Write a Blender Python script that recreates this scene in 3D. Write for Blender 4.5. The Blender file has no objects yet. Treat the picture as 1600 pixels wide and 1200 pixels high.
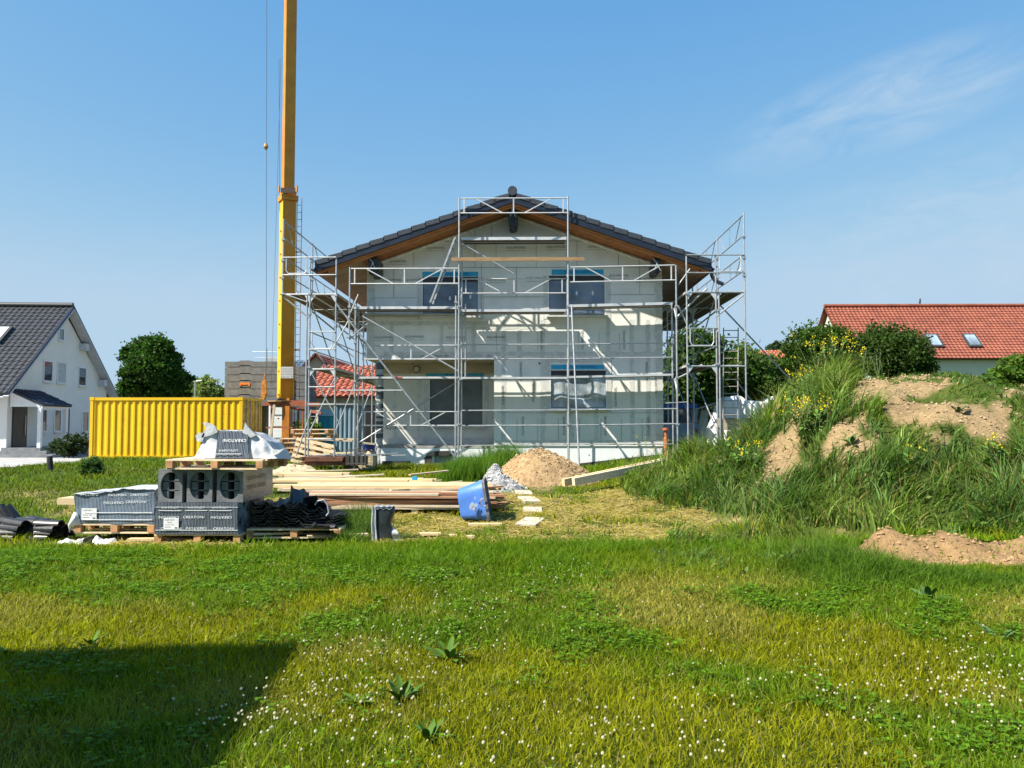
import bpy, math, random
import numpy as np
from mathutils import Vector, Matrix
random.seed(7); RNG = np.random.default_rng(7)
C = bpy.data.collections.new('site'); bpy.context.scene.collection.children.link(C)
R = math.radians
# ---------------------------------------------------------------- camera
EYE = 1.75; F = 1240.0; PITCH = math.atan(60/F); YAW = math.atan(20/F)
cam_d = bpy.data.cameras.new('camera'); cam = bpy.data.objects.new('camera', cam_d); C.objects.link(cam)
cam_d.sensor_width = 36; cam_d.lens = 36*F/1600; cam_d.clip_end = 5000; cam_d.clip_start = 0.05
cam.location = (0, 0, EYE); cam.rotation_euler = (math.pi/2+PITCH, 0, YAW)
bpy.context.scene.camera = cam
RM = cam.rotation_euler.to_matrix(); RMn = np.array(RM)
# ---------------------------------------------------------------- sun and sky
SE = R(47.5); SDX, SDY = -0.875, -0.485
SUN = Vector((SDX*math.cos(SE), SDY*math.cos(SE), math.sin(SE)))
sl = bpy.data.lights.new('sun', 'SUN'); sl.energy = 4.9; sl.angle = R(0.53); sl.color = (1, .93, .82)
so = bpy.data.objects.new('sun', sl); C.objects.link(so); so.rotation_euler = SUN.to_track_quat('Z', 'Y').to_euler(); so.location = (-30, -20, 40)
sc = bpy.context.scene
sc.view_settings.view_transform = 'Standard'; sc.view_settings.look = 'None'; sc.view_settings.exposure = 1.12
sc.view_settings.gamma = 1; sc.view_settings.use_curve_mapping = False
sc.cycles.max_bounces = 6; sc.cycles.diffuse_bounces = 3; sc.cycles.glossy_bounces = 2; sc.cycles.transmission_bounces = 4
sc.cycles.transparent_max_bounces = 8; sc.cycles.caustics_reflective = False; sc.cycles.caustics_refractive = False
W = bpy.data.worlds.new("World"); sc.world = W; W.use_nodes = True
def world():
    nt = W.node_tree; n = nt.nodes; l = nt.links; n.clear()
    sky = n.new('ShaderNodeTexSky'); sky.sky_type = 'NISHITA'; sky.sun_disc = False; sky.sun_elevation = SE
    sky.sun_rotation = math.atan2(SDX, SDY) % (2*math.pi); sky.altitude = 300; sky.air_density = 1.15; sky.dust_density = .35; sky.ozone_density = 1.6
    tc = n.new('ShaderNodeTexCoord')
    sx_ = n.new('ShaderNodeSeparateXYZ'); l.new(sky.outputs[0], sx_.inputs[0]); tint = n.new('ShaderNodeCombineXYZ')   # the phone camera's response to the blue
    for k, (pw, mu) in enumerate(((1.22, .55), (.64, 1.17), (.246, 2.56))):
        a = n.new('ShaderNodeMath'); a.operation = 'POWER'; a.inputs[1].default_value = pw; l.new(sx_.outputs[k], a.inputs[0])
        b = n.new('ShaderNodeMath'); b.operation = 'MULTIPLY'; b.inputs[1].default_value = mu; l.new(a.outputs[0], b.inputs[0])
        c = n.new('ShaderNodeMath'); c.operation = 'SMOOTH_MIN'; c.inputs[1].default_value = (2.15, 3.0, 3.85)[k]; c.inputs[2].default_value = .6; l.new(b.outputs[0], c.inputs[0]); l.new(c.outputs[0], tint.inputs[k])
    def dirpx(px, py):
        d = RM @ Vector((px-800, 600-py, -F)); return d.normalized()
    # thin cirrus: a long streak right of the crane and loose flecks low on the right
    def vm(op, a, b=None):
        m = n.new('ShaderNodeVectorMath'); m.operation = op
        for k, v in ((0, a), (1, b)):
            if v is None: continue
            if isinstance(v, (tuple, Vector)): m.inputs[k].default_value = tuple(v)
            else: l.new(v, m.inputs[k])
        return m
    def ma(op, a, b=0.0, c=None, clamp=False):
        m = n.new('ShaderNodeMath'); m.operation = op; m.use_clamp = clamp
        for k, v in ((0, a), (1, b), (2, c)):
            if v is None: continue
            if isinstance(v, (int, float)): m.inputs[k].default_value = v
            else: l.new(v, m.inputs[k])
        return m.outputs[0]
    nv = tc.outputs['Generated']
    def streak(c, a, b, ra, rb, sa, sb, thr):
        d0 = dirpx(*c); ax = (dirpx(*a)-dirpx(*b)).normalized(); up = ax.cross(d0).normalized()
        u = vm('DOT_PRODUCT', nv, ax).outputs['Value']; v = vm('DOT_PRODUCT', nv, up).outputs['Value']; w = vm('DOT_PRODUCT', nv, d0).outputs['Value']
        u0 = ax.dot(d0); uu = ma('SUBTRACT', u, u0)
        r = ma('ADD', ma('POWER', ma('ABSOLUTE', ma('DIVIDE', uu, ra)), 2.0), ma('POWER', ma('ABSOLUTE', ma('DIVIDE', v, rb)), 2.0))
        m = ma('SUBTRACT', 1.0, r, clamp=True)
        cb = n.new('ShaderNodeCombineXYZ'); l.new(ma('MULTIPLY', uu, sa), cb.inputs[0]); l.new(ma('MULTIPLY', v, sb), cb.inputs[1]); l.new(w, cb.inputs[2])
        ns = n.new('ShaderNodeTexNoise'); ns.inputs['Scale'].default_value = 1; ns.inputs['Detail'].default_value = 9; ns.inputs['Roughness'].default_value = .6; ns.inputs['Distortion'].default_value = .6
        l.new(cb.outputs[0], ns.inputs['Vector'])
        nn = ma('MULTIPLY', ma('SUBTRACT', ns.outputs[0], thr), 3.2, clamp=True)
        return ma('MULTIPLY', ma('MULTIPLY', m, nn), ma('GREATER_THAN', w, 0.0))
    s1 = streak((1375, 165), (1560, 110), (1190, 240), .19, .055, 9, 24, .33)
    s2 = streak((1530, 380), (1600, 370), (1400, 400), .26, .12, 14, 34, .42)
    s3 = streak((250, 470), (400, 440), (100, 480), .3, .09, 5, 16, .45)
    tot = ma('ADD', ma('MULTIPLY', s1, .75), ma('ADD', ma('MULTIPLY', s2, .65), ma('MULTIPLY', s3, .4)))
    # pale veil low over the horizon
    sp = n.new('ShaderNodeSeparateXYZ'); l.new(nv, sp.inputs[0])
    tot = ma('MINIMUM', tot, .8)
    mx = n.new('ShaderNodeMixRGB'); mx.inputs[2].default_value = (2.45, 3.15, 3.85, 1)
    l.new(tot, mx.inputs[0]); l.new(tint.outputs[0], mx.inputs[1])
    bg = n.new('ShaderNodeBackground'); bg.inputs[1].default_value = .10; l.new(mx.outputs[0], bg.inputs[0])
    out = n.new('ShaderNodeOutputWorld'); l.new(bg.outputs[0], out.inputs[0])
world()
# ---------------------------------------------------------------- pixel <-> place helpers (measuring aids)
def ray(px, py): return RM @ Vector((px-800, 600-py, -F))
def P(px, py, Y):
    d = ray(px, py); k = Y/d.y
    return Vector((d.x*k, Y, EYE+d.z*k))
def proj(x, y, z):
    v = np.stack([x, y, z-EYE], -1) @ RMn        # R^T v
    return 800+F*v[..., 0]/(-v[..., 2]), 600-F*v[..., 1]/(-v[..., 2])
# ---------------------------------------------------------------- noise and terrain
_T = RNG.random((64, 64))
def vnoise(x, y):
    x = np.asarray(x, float); y = np.asarray(y, float)
    xi = np.floor(x).astype(int); yi = np.floor(y).astype(int); fx = x-xi; fy = y-yi
    fx = fx*fx*(3-2*fx); fy = fy*fy*(3-2*fy)
    g = lambda a, b: _T[a % 64, b % 64]
    return (g(xi, yi)*(1-fx)+g(xi+1, yi)*fx)*(1-fy)+(g(xi, yi+1)*(1-fx)+g(xi+1, yi+1)*fx)*fy
def fbm(x, y, s=1.0, o=3):
    r = 0; a = .5; t = 0
    for i in range(o):
        r = r+a*vnoise(np.asarray(x)*s+13.7*i, np.asarray(y)*s+7.1*i); t += a; a *= .5; s *= 2.03
    return r/t
def sstep(a, b, x): t = np.clip((x-a)/(b-a), 0, 1); return t*t*(3-2*t)
MX = [-50, 1.3, 2.2, 3.0, 3.4, 3.7, 4.2, 4.55, 4.95, 5.45, 6.4, 7.6, 9.2, 10.4, 12, 15, 18, 60]; MH = [0, 0, .12, .42, .75, .92, .98, 1.02, 1.34, 1.98, 2.38, 2.55, 2.52, 2.3, 2.2, 1.3, 0, 0]
BX = [1.3, 2.2, 4, 5.5, 7, 10, 18]; BY = [16, 14.8, 12.4, 11.2, 10.9, 10.7, 11.0]
def mound(x, y):
    H = np.interp(x, MX, MH); b = np.interp(x, BX, BY)
    s = np.clip((y-b)/(16.2-b), 0, 1); f = np.sin(s*math.pi/2)**1.15
    bk = 1-sstep(16.8, 21.5, y)
    m = H*np.where(y < 16.2, f, np.maximum(bk, 0))
    lump = np.exp(-((x-6.5)**2/.9+(y-10.5)**2/.12))*.16
    return m+lump*0+(fbm(x, y, 1.1)-.5)*.42*sstep(.1, 1.2, m)+(fbm(x, y, 5)-.5)*.12*sstep(.05, .5, m)
def ground(x, y):
    x = np.asarray(x, float); y = np.asarray(y, float)
    z = np.interp(y, [0, 12, 14, 20, 23, 27, 33, 39, 60, 400], [0, 0, .07, .30, .46, .40, .20, -.05, -.1, -.1])
    z = z+.30*sstep(1.5, 4.6, x)*sstep(19, 22.5, y)*(1-sstep(30, 40, y))
    z = z+(fbm(x, y, .5)-.5)*.09*(y < 60)+(fbm(x+40, y, 2.5)-.5)*.035*(y < 40)
    z = z+.26*np.exp(-((y-10.55)/.38)**2)*sstep(4.0, 4.9, x)*(.5+1.0*fbm(x, y, 1.3))
    return z+mound(x, y)
def gz(x, y): return float(ground(x, y))
def G(px, py):
    d = ray(px, py); lo, hi = 1.0, 2.0
    t = 2.0
    while t < 300:
        p = d*(t/d.y)
        if EYE+p.z <= gz(p.x, p.y): break
        t *= 1.01
    p = d*(t/d.y)
    return Vector((p.x, p.y, gz(p.x, p.y)))
# ---------------------------------------------------------------- mesh builder
class MB:
    def __init__(s): s.v = []; s.f = []
    def add(s, vs, fs):
        b = len(s.v); s.v += [tuple(v) for v in vs]; s.f += [tuple(i+b for i in f) for f in fs]; return s
    def box(s, c, d, M=None):
        c = Vector(c); x, y, z = d[0]/2, d[1]/2, d[2]/2
        vs = [Vector((i*x, j*y, k*z)) for k in (-1, 1) for j in (-1, 1) for i in (-1, 1)]
        if M is not None: vs = [M @ v for v in vs]
        return s.add([c+v for v in vs], [(0, 2, 3, 1), (4, 5, 7, 6), (0, 1, 5, 4), (1, 3, 7, 5), (3, 2, 6, 7), (2, 0, 4, 6)])
    def b2(s, a, b):
        return s.box([(a[i]+b[i])/2 for i in range(3)], [abs(b[i]-a[i]) for i in range(3)])
    def bar(s, p, q, w, h=None, up=(0, 0, 1)):
        p = Vector(p); q = Vector(q); h = h or w; z = (q-p); L = z.length; z.normalize(); up = Vector(up)
        x = up.cross(z)
        if x.length < .01: x = Vector((1, 0, 0))
        x.normalize(); y = z.cross(x)
        M = Matrix((x, y, z)).transposed()
        return s.box((p+q)/2, (w, h, L), M)
    def tube(s, p, q, r, n=8, r2=None, cap=True):
        p = Vector(p); q = Vector(q); z = (q-p).normalized(); a = Vector((0, 0, 1)) if abs(z.z) < .9 else Vector((1, 0, 0))
        x = a.cross(z).normalized(); y = z.cross(x); r2 = r if r2 is None else r2
        vs = []
        for c, rr in ((p, r), (q, r2)):
            for i in range(n):
                t = 2*math.pi*i/n; vs.append(c+x*math.cos(t)*rr+y*math.sin(t)*rr)
        fs = [(i, (i+1) % n, n+(i+1) % n, n+i) for i in range(n)]
        if cap: fs += [tuple(range(n-1, -1, -1)), tuple(range(n, 2*n))]
        return s.add(vs, fs)
    def path(s, pts, r, n=6):
        for a, b in zip(pts, pts[1:]): s.tube(a, b, r, n)
        return s
    def quad(s, a, b, c, d): return s.add([a, b, c, d], [(0, 1, 2, 3)])
    def prism(s, pts, off):
        off = Vector(off); n = len(pts); pts = [Vector(p) for p in pts]
        return s.add(pts+[p+off for p in pts], [tuple(range(n-1, -1, -1)), tuple(range(n, 2*n))]+[(i, (i+1) % n, n+(i+1) % n, n+i) for i in range(n)])
    def grid(s, nu, nv, fn, double=None):
        vs = [fn(i/nu, j/nv) for j in range(nv+1) for i in range(nu+1)]
        return s.add(vs, [(j*(nu+1)+i, j*(nu+1)+i+1, (j+1)*(nu+1)+i+1, (j+1)*(nu+1)+i) for j in range(nv) for i in range(nu)])
    def build(s, name, m, parent=None, smooth=False, local=False):
        me = bpy.data.meshes.new(name); me.from_pydata(s.v, [], s.f); me.validate(); me.update()
        o = bpy.data.objects.new(name, me); C.objects.link(o)
        if m: me.materials.append(m)
        if smooth: me.polygons.foreach_set('use_smooth', [True]*len(me.polygons))
        WM[o] = Matrix()
        if parent is not None:
            o.parent = parent
            if local: WM[o] = WM[parent].copy()
            else: o.matrix_parent_inverse = WM[parent].inverted()
        return o
WM = {}
def tag(o, label=None, cat=None, group=None, kind=None):
    if label: o['label'] = label
    if cat: o['category'] = cat
    if group: o['group'] = group
    if kind: o['kind'] = kind
    return o
def thing(name, label, cat, loc=(0, 0, 0), rz=0, group=None):
    o = bpy.data.objects.new(name, None); C.objects.link(o); o.empty_display_size = .2
    o.location = loc; o.rotation_euler = (0, 0, rz); WM[o] = Matrix.Translation(Vector(loc)) @ Matrix.Rotation(rz, 4, 'Z')
    return tag(o, label, cat, group)
def copy_tree(o, parent=None, loc=None, rz=None, label=None, rot=None):
    c = o.copy(); C.objects.link(c)
    if parent is not None: c.parent = parent
    if loc is not None: c.location = loc
    if rz is not None: c.rotation_euler = (0, 0, rz)
    if rot is not None: c.rotation_euler = rot
    if label: c['label'] = label
    for ch in list(o.children): copy_tree(ch, c)
    return c
# ---------------------------------------------------------------- materials
_M = {}
def mat(name, col, rough=.7, var=.12, scale=6, bump=0.0, bscale=40, metal=0, spec=.4, col2=None, stretch=None, dirt=0.0, alpha=None, coat=0, dirtcol=(.09, .07, .05)):
    if name in _M: return _M[name]
    m = bpy.data.materials.new(name); m.use_nodes = True; nt = m.node_tree; n = nt.nodes; l = nt.links
    b = n['Principled BSDF']; b.inputs['Roughness'].default_value = rough; b.inputs['Metallic'].default_value = metal
    b.inputs['Specular IOR Level'].default_value = spec; b.inputs['Coat Weight'].default_value = coat
    tc = n.new('ShaderNodeTexCoord'); vec = tc.outputs['Object']
    if stretch:
        mp = n.new('ShaderNodeMapping'); mp.inputs['Scale'].default_value = stretch; l.new(vec, mp.inputs[0]); vec = mp.outputs[0]
    ns = n.new('ShaderNodeTexNoise'); ns.inputs['Scale'].default_value = scale; ns.inputs['Detail'].default_value = 6; l.new(vec, ns.inputs['Vector'])
    rp = n.new('ShaderNodeValToRGB'); e = rp.color_ramp.elements; e[0].position = .32; e[1].position = .68
    c2 = col2 or [min(1, c*(1+var)) for c in col]; c1 = col if col2 else [c*(1-var) for c in col]
    e[0].color = (*c1, 1); e[1].color = (*c2, 1); l.new(ns.outputs[0], rp.inputs[0]); cur = rp.outputs[0]
    if dirt:
        n2 = n.new('ShaderNodeTexNoise'); n2.inputs['Scale'].default_value = scale*.6+1.3; n2.inputs['Detail'].default_value = 8; n2.inputs['Roughness'].default_value = .7
        l.new(tc.outputs['Object'], n2.inputs['Vector'])
        r2 = n.new('ShaderNodeMapRange'); r2.inputs[1].default_value = .55; r2.inputs[2].default_value = .75; r2.inputs[4].default_value = dirt; l.new(n2.outputs[0], r2.inputs[0])
        mx = n.new('ShaderNodeMixRGB'); mx.inputs[2].default_value = (*dirtcol, 1); l.new(r2.outputs[0], mx.inputs[0]); l.new(cur, mx.inputs[1]); cur = mx.outputs[0]
    l.new(cur, b.inputs['Base Color'])
    if bump:
        n3 = n.new('ShaderNodeTexNoise'); n3.inputs['Scale'].default_value = bscale; n3.inputs['Detail'].default_value = 5; l.new(vec, n3.inputs['Vector'])
        bp = n.new('ShaderNodeBump'); bp.inputs['Strength'].default_value = bump; bp.inputs['Distance'].default_value = .02; l.new(n3.outputs[0], bp.inputs['Height']); l.new(bp.outputs[0], b.inputs['Normal'])
    if alpha is not None:
        b.inputs['Alpha'].default_value = alpha
    _M[name] = m; return m
def leafmat(name, trans=.35, rough=.55, tint=(1, 1, 1)):
    m = bpy.data.materials.new(name); m.use_nodes = True; nt = m.node_tree; n = nt.nodes; l = nt.links
    b = n['Principled BSDF']; b.inputs['Roughness'].default_value = rough; b.inputs['Specular IOR Level'].default_value = .15
    a = n.new('ShaderNodeAttribute'); a.attribute_name = 'Col'; l.new(a.outputs['Color'], b.inputs['Base Color'])
    t = n.new('ShaderNodeBsdfTranslucent'); mu = n.new('ShaderNodeMixRGB'); mu.blend_type = 'MULTIPLY'; mu.inputs[0].default_value = 1; mu.inputs[2].default_value = (1.5, 1.6, .7, 1)
    l.new(a.outputs['Color'], mu.inputs[1]); l.new(mu.outputs[0], t.inputs[0])
    mx = n.new('ShaderNodeMixShader'); mx.inputs[0].default_value = trans; l.new(b.outputs[0], mx.inputs[1]); l.new(t.outputs[0], mx.inputs[2]); l.new(mx.outputs[0], n['Material Output'].inputs[0])
    return m
LEAF = leafmat('leaf'); GRASSM = leafmat('grass_blade', .4)
STEEL = mat('galvanised_steel', (.40, .42, .44), .42, .18, 9, .1, 60, metal=.55, dirt=.35, dirtcol=(.2, .19, .17))
ALU = mat('deck_edge_alu', (.56, .57, .58), .45, .12, 5, metal=.35, dirt=.3, dirtcol=(.25, .22, .2))
DECKW = mat('deck_plywood', (.10, .065, .045), .8, .3, 8, .2, 30)
WOODN = mat('fresh_timber', (.54, .40, .21), .75, .2, 3, .15, 50, col2=(.66, .52, .30), stretch=(1, 14, 14), dirt=.25, dirtcol=(.3, .2, .1))
WOODG = mat('weathered_timber', (.42, .33, .22), .8, .3, 3, .2, 50, col2=(.60, .50, .36), stretch=(1, 14, 14), dirt=.5, dirtcol=(.18, .12, .08))
WOODB = mat('brown_timber', (.26, .13, .07), .8, .3, 3, .2, 50, col2=(.40, .22, .12), stretch=(1, 10, 10), dirt=.3)
WOODO = mat('orange_glazed_timber', (.36, .125, .028), .5, .25, 4, .15, 40, col2=(.50, .19, .05), stretch=(1, 1, 6))
PALW = mat('pallet_wood', (.60, .46, .28), .8, .25, 6, .2, 40, col2=(.76, .62, .42), dirt=.4, dirtcol=(.2, .14, .09))
NAVY = mat('navy_sheet_metal', (.012, .018, .035), .4, .3, 3)
TILEB = mat('anthracite_tile', (.035, .040, .052), .45, .3, 12, .15, 60, spec=.6)
WHITE = mat('white_render', (.72, .71, .68), .9, .04, 2, .1, 120)
BLACK = mat('black_rubber', (.012, .012, .014), .6)
INK = mat('print_ink', (.14, .14, .13), .9, .4, 30)
WINK = mat('white_print', (.75, .78, .8), .6, .1, 20)
# ---------------------------------------------------------------- lettering
_TX = {}
def textgeo(s):
    if s in _TX: return _TX[s]
    cu = bpy.data.curves.new('t', 'FONT'); cu.body = s; cu.size = 1; cu.align_x = 'CENTER'; cu.align_y = 'CENTER'; cu.resolution_u = 2
    o = bpy.data.objects.new('t', cu); bpy.context.scene.collection.objects.link(o)
    me = bpy.data.meshes.new_from_object(o.evaluated_get(bpy.context.evaluated_depsgraph_get()))
    vs = [(v.co.x, v.co.y) for v in me.vertices]; fs = [tuple(p.vertices) for p in me.polygons]
    bpy.data.objects.remove(o); bpy.data.curves.remove(cu); bpy.data.meshes.remove(me)
    _TX[s] = (vs, fs); return _TX[s]
def text(mb, s, size, c, u=(1, 0, 0), v=(0, 0, 1), sx=1.0, warp=None):
    vs, fs = textgeo(s); c = Vector(c); u = Vector(u)*size*sx; v = Vector(v)*size
    pts = [c+u*a+v*b for a, b in vs]
    if warp: pts = [warp(p) for p in pts]
    mb.add(pts, fs)
# ---------------------------------------------------------------- numpy foliage
class FO:
    def __init__(s): s.v = []; s.t = []; s.c = []; s.n = 0
    def add(s, v, t, c):
        s.v.append(v.astype(np.float32)); s.t.append((t+s.n).astype(np.int32)); s.c.append(c.astype(np.float32)); s.n += len(v)
    def build(s, name, m, parent=None, local=False):
        v = np.concatenate(s.v); t = np.concatenate(s.t); c = np.concatenate(s.c)
        me = bpy.data.meshes.new(name); me.vertices.add(len(v)); me.vertices.foreach_set('co', v.ravel())
        me.loops.add(t.size); me.loops.foreach_set('vertex_index', t.ravel()); me.polygons.add(len(t)); me.polygons.foreach_set('loop_start', np.arange(0, t.size, 3, dtype=np.int32))
        a = me.color_attributes.new('Col', 'FLOAT_COLOR', 'POINT'); a.data.foreach_set('color', np.concatenate([c, np.ones((len(c), 1), np.float32)], 1).ravel())
        me.update(calc_edges=True); me.materials.append(m)
        o = bpy.data.objects.new(name, me); C.objects.link(o); WM[o] = Matrix()
        if parent is not None:
            o.parent = parent
            if not local: o.matrix_parent_inverse = WM[parent].inverted()
        return o
def blades(fo, pos, h, w, bend, col, seg=2, az=None):
    N = len(pos); az = RNG.random(N)*6.283 if az is None else az; fa = RNG.random(N)*3.1416
    dx, dy = np.cos(az), np.sin(az); sx, sy = np.cos(fa), np.sin(fa)
    lv = [i/seg for i in range(seg+1)]; V = []; Cc = []
    for t in lv:
        cx = pos[:, 0]+dx*bend*h*t*t; cy = pos[:, 1]+dy*bend*h*t*t; cz = pos[:, 2]+h*(t-.35*bend*t*t)
        ww = w*(1-t**1.5)*.5
        if t < 1:
            V.append(np.stack([cx-sx*ww, cy-sy*ww, cz], 1)); V.append(np.stack([cx+sx*ww, cy+sy*ww, cz], 1)); Cc += [col, col]
        else: V.append(np.stack([cx, cy, cz], 1)); Cc.append(col)
    K = len(V); v = np.stack(V, 1).reshape(-1, 3); c = np.stack(Cc, 1).reshape(-1, 3)
    b = np.arange(N)[:, None]*K; T = []
    for i in range(seg):
        if i < seg-1: T += [b+np.array([[2*i, 2*i+1, 2*i+3]]), b+np.array([[2*i, 2*i+3, 2*i+2]])]
        else: T.append(b+np.array([[2*i, 2*i+1, 2*i+2]]))
    fo.add(v, np.concatenate(T), c)
def leaves(fo, pos, size, col, flat=0.0, asp=.55, nrm=None):
    """diamond leaves, random orientation; flat -> horizontal"""
    N = len(pos); a = RNG.normal(size=(N, 3)); a[:, 2] *= (1-flat); a /= np.linalg.norm(a, axis=1)[:, None]+1e-9
    r = RNG.normal(size=(N, 3)); r[:, 2] *= (1-flat); b = np.cross(a, r)
    if flat > .5: b = np.stack([-a[:, 1], a[:, 0], RNG.normal(size=N)*.3], 1)
    b /= np.linalg.norm(b, axis=1)[:, None]+1e-9
    s = (size if np.ndim(size) else np.full(N, size))[:, None]
    v = np.stack([pos-a*s*.5, pos+b*s*.5*asp, pos+a*s*.5, pos-b*s*.5*asp], 1).reshape(-1, 3)
    i = np.arange(N)[:, None]*4; t = np.concatenate([i+np.array([[0, 1, 2]]), i+np.array([[0, 2, 3]])])
    fo.add(v, t, np.repeat(col, 4, 0))
# ================================================================ SETTING: the ground as one sheet
def inpoly(px, py, poly):
    r = np.zeros(np.shape(px), bool); n = len(poly)
    for i in range(n):
        x1, y1 = poly[i]; x2, y2 = poly[(i+1) % n]
        if y1 == y2: continue
        c = ((y1 > py) != (y2 > py)) & (px < (x2-x1)*(py-y1)/(y2-y1)+x1); r ^= c
    return r
SOILA = [(1170, 705), (1215, 672), (1270, 662), (1310, 640), (1335, 615), (1345, 585), (1500, 592), (1590, 650), (1575, 700), (1500, 672), (1420, 655), (1385, 680), (1345, 712), (1290, 725), (1240, 755), (1195, 770)]
def masks(x, y, z):
    """soil 0..1, straw 0..1 of a ground spot"""
    px, py = proj(x, y, z); n = fbm(x+5, y, 1.3, 3); nf = fbm(x, y+9, 4, 3)
    jx = px+(n-.5)*60; jy = py+(nf-.5)*34
    m = mound(x, y)
    soil = (inpoly(jx, jy, SOILA) & (m > .4) & (y < 17.5)).astype(float)
    tf = fbm(x+17, y+3, 1.9, 3)+.05*sstep(1400, 1500, px)+.05*sstep(660, 700, py)*sstep(1330, 1400, px)-.06*(1-sstep(1340, 1400, px))
    soil = soil*(1-sstep(.54, .60, tf)*(px > 1250))
    soil = np.where((m > .8) & (y > 13) & (nf > .66), .8, soil)
    band = ((np.abs(y-10.2+(n-.5)*.3) < .50-.25*(fbm(x, y+3, 2)-.4)) & (x > 3.7+.5*n)).astype(float)
    soil = np.maximum(soil, band)
    soil = np.where((y > 15) & (y < 21) & (np.abs(x+.2) < 1.2) & (n > .5), .6, soil)
    straw = (1-.8*sstep(.52, .62, fbm(x+3, y*1.3+8, 1.7, 3)))*sstep(.46, .62, fbm(x+31, y*1.4, .9, 3)+.14*sstep(-3.4, -1.5, x)*(1-sstep(2.2, 3, x)))*sstep(10.9, 11.3, y)*(1-sstep(16.5, 18.5, y))*(m < .15)
    straw = np.maximum(straw, .8*sstep(.55, .62, n)*((y > 10) & (y < 13.5) & (x < -4.5)))
    return soil, straw
def terrain():
    xs = np.concatenate([-np.geomspace(700, 14, 34), np.arange(-13.5, 16.5, .12), np.geomspace(17, 700, 34)])
    ys = np.concatenate([-np.geomspace(60, 1, 12), np.arange(0, 3, .5), np.arange(3, 26, .11), np.geomspace(26.3, 1500, 46)])
    X, Y = np.meshgrid(xs, ys); Z = ground(X, Y)
    soil, straw = masks(X, Y, Z)
    Z = Z+soil*((fbm(X, Y, 6, 3)-.5)*.13+(fbm(X+9, Y*.6, 2.4, 2)-.5)*.16)*(Y < 26)
    n = fbm(X, Y, 2.2, 3)[..., None]
    green = np.array([.060, .085, .014])*(.7+.6*n); st = np.array([.26, .21, .09])*(.7+.6*n); so_ = np.array([.28, .20, .105])*(.75+.5*n); br = np.array([.29, .185, .090])*(.8+.4*n)
    far = (Y > 60)[..., None]
    col = green*(1-straw[..., None])+st*straw[..., None]
    so2 = np.where(((Y < 11.0) & (Y > 9.2))[..., None], br, so_); col = col*(1-soil[..., None])+so2*soil[..., None]
    ny, nx = X.shape; me = bpy.data.meshes.new('ground'); v = np.stack([X, Y, Z], -1).reshape(-1, 3)
    me.vertices.add(len(v)); me.vertices.foreach_set('co', v.astype(np.float32).ravel())
    i = (np.arange(ny-1)[:, None]*nx+np.arange(nx-1)[None]).ravel(); q = np.stack([i, i+1, i+nx+1, i+nx], 1).astype(np.int32)
    me.loops.add(q.size); me.loops.foreach_set('vertex_index', q.ravel()); me.polygons.add(len(q)); me.polygons.foreach_set('loop_start', np.arange(0, q.size, 4, dtype=np.int32))
    a = me.color_attributes.new('Col', 'FLOAT_COLOR', 'POINT'); a.data.foreach_set('color', np.concatenate([col.reshape(-1, 3), np.ones((len(v), 1))], 1).astype(np.float32).ravel())
    me.update(calc_edges=True); me.polygons.foreach_set('use_smooth', [True]*len(q))
    m = bpy.data.materials.new('earth'); m.use_nodes = True; nt = m.node_tree; nn = nt.nodes; l = nt.links; b = nn['Principled BSDF']; b.inputs['Roughness'].default_value = .95; b.inputs['Specular IOR Level'].default_value = .1
    at = nn.new('ShaderNodeAttribute'); at.attribute_name = 'Col'; ns = nn.new('ShaderNodeTexNoise'); ns.inputs['Scale'].default_value = 14; ns.inputs['Detail'].default_value = 10; ns.inputs['Roughness'].default_value = .7
    tc = nn.new('ShaderNodeTexCoord'); l.new(tc.outputs['Object'], ns.inputs['Vector'])
    mr = nn.new('ShaderNodeMapRange'); mr.inputs[1].default_value = .3; mr.inputs[2].default_value = .7; mr.inputs[3].default_value = .62; mr.inputs[4].default_value = 1.3; l.new(ns.outputs[0], mr.inputs[0])
    mu = nn.new('ShaderNodeVectorMath'); mu.operation = 'SCALE'; l.new(at.outputs['Color'], mu.inputs[0]); l.new(mr.outputs[0], mu.inputs['Scale']); l.new(mu.outputs[0], b.inputs['Base Color'])
    bp = nn.new('ShaderNodeBump'); bp.inputs['Strength'].default_value = .9; bp.inputs['Distance'].default_value = .05; l.new(ns.outputs[0], bp.inputs['Height']); l.new(bp.outputs[0], b.inputs['Normal'])
    me.materials.append(m); o = bpy.data.objects.new('ground', me); C.objects.link(o); tag(o, kind='structure')
terrain()
# paved yard in front of the gabled house on the left
def sheet(name, pts, m, dz, step=.8):
    xs = [p[0] for p in pts]; ys = [p[1] for p in pts]; mb = MB(); y = min(ys)
    nx = int((max(xs)-min(xs))/step)+1; ny = int((max(ys)-min(ys))/step)+1
    x0, y0 = min(xs), min(ys); A = np.array([[x0+i*step, y0+j*step] for j in range(ny+1) for i in range(nx+1)])
    ins = inpoly(A[:, 0], A[:, 1], pts); zz = ground(A[:, 0], A[:, 1])+dz
    vs = [(A[k, 0], A[k, 1], zz[k]) for k in range(len(A))]
    fs = []
    for j in range(ny):
        for i in range(nx):
            q = (j*(nx+1)+i, j*(nx+1)+i+1, (j+1)*(nx+1)+i+1, (j+1)*(nx+1)+i)
            if sum(ins[k] for k in q) >= 2: fs.append(q)
    mb.add(vs, fs); return tag(mb.build(name, m, smooth=True), kind='structure')
PAVE = mat('grey_concrete_paving', (.36, .35, .34), .9, .2, 2.5, .2, 60, dirt=.3)
sheet('pavement', PAVEPOLY := [(-34, 21.0), (-14.6, 22.3), (-14.9, 26.3), (-17.4, 31.8), (-18.3, 40), (-19, 52), (-34, 60), (-60, 60), (-60, 28)], PAVE, .035, .7)
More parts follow.
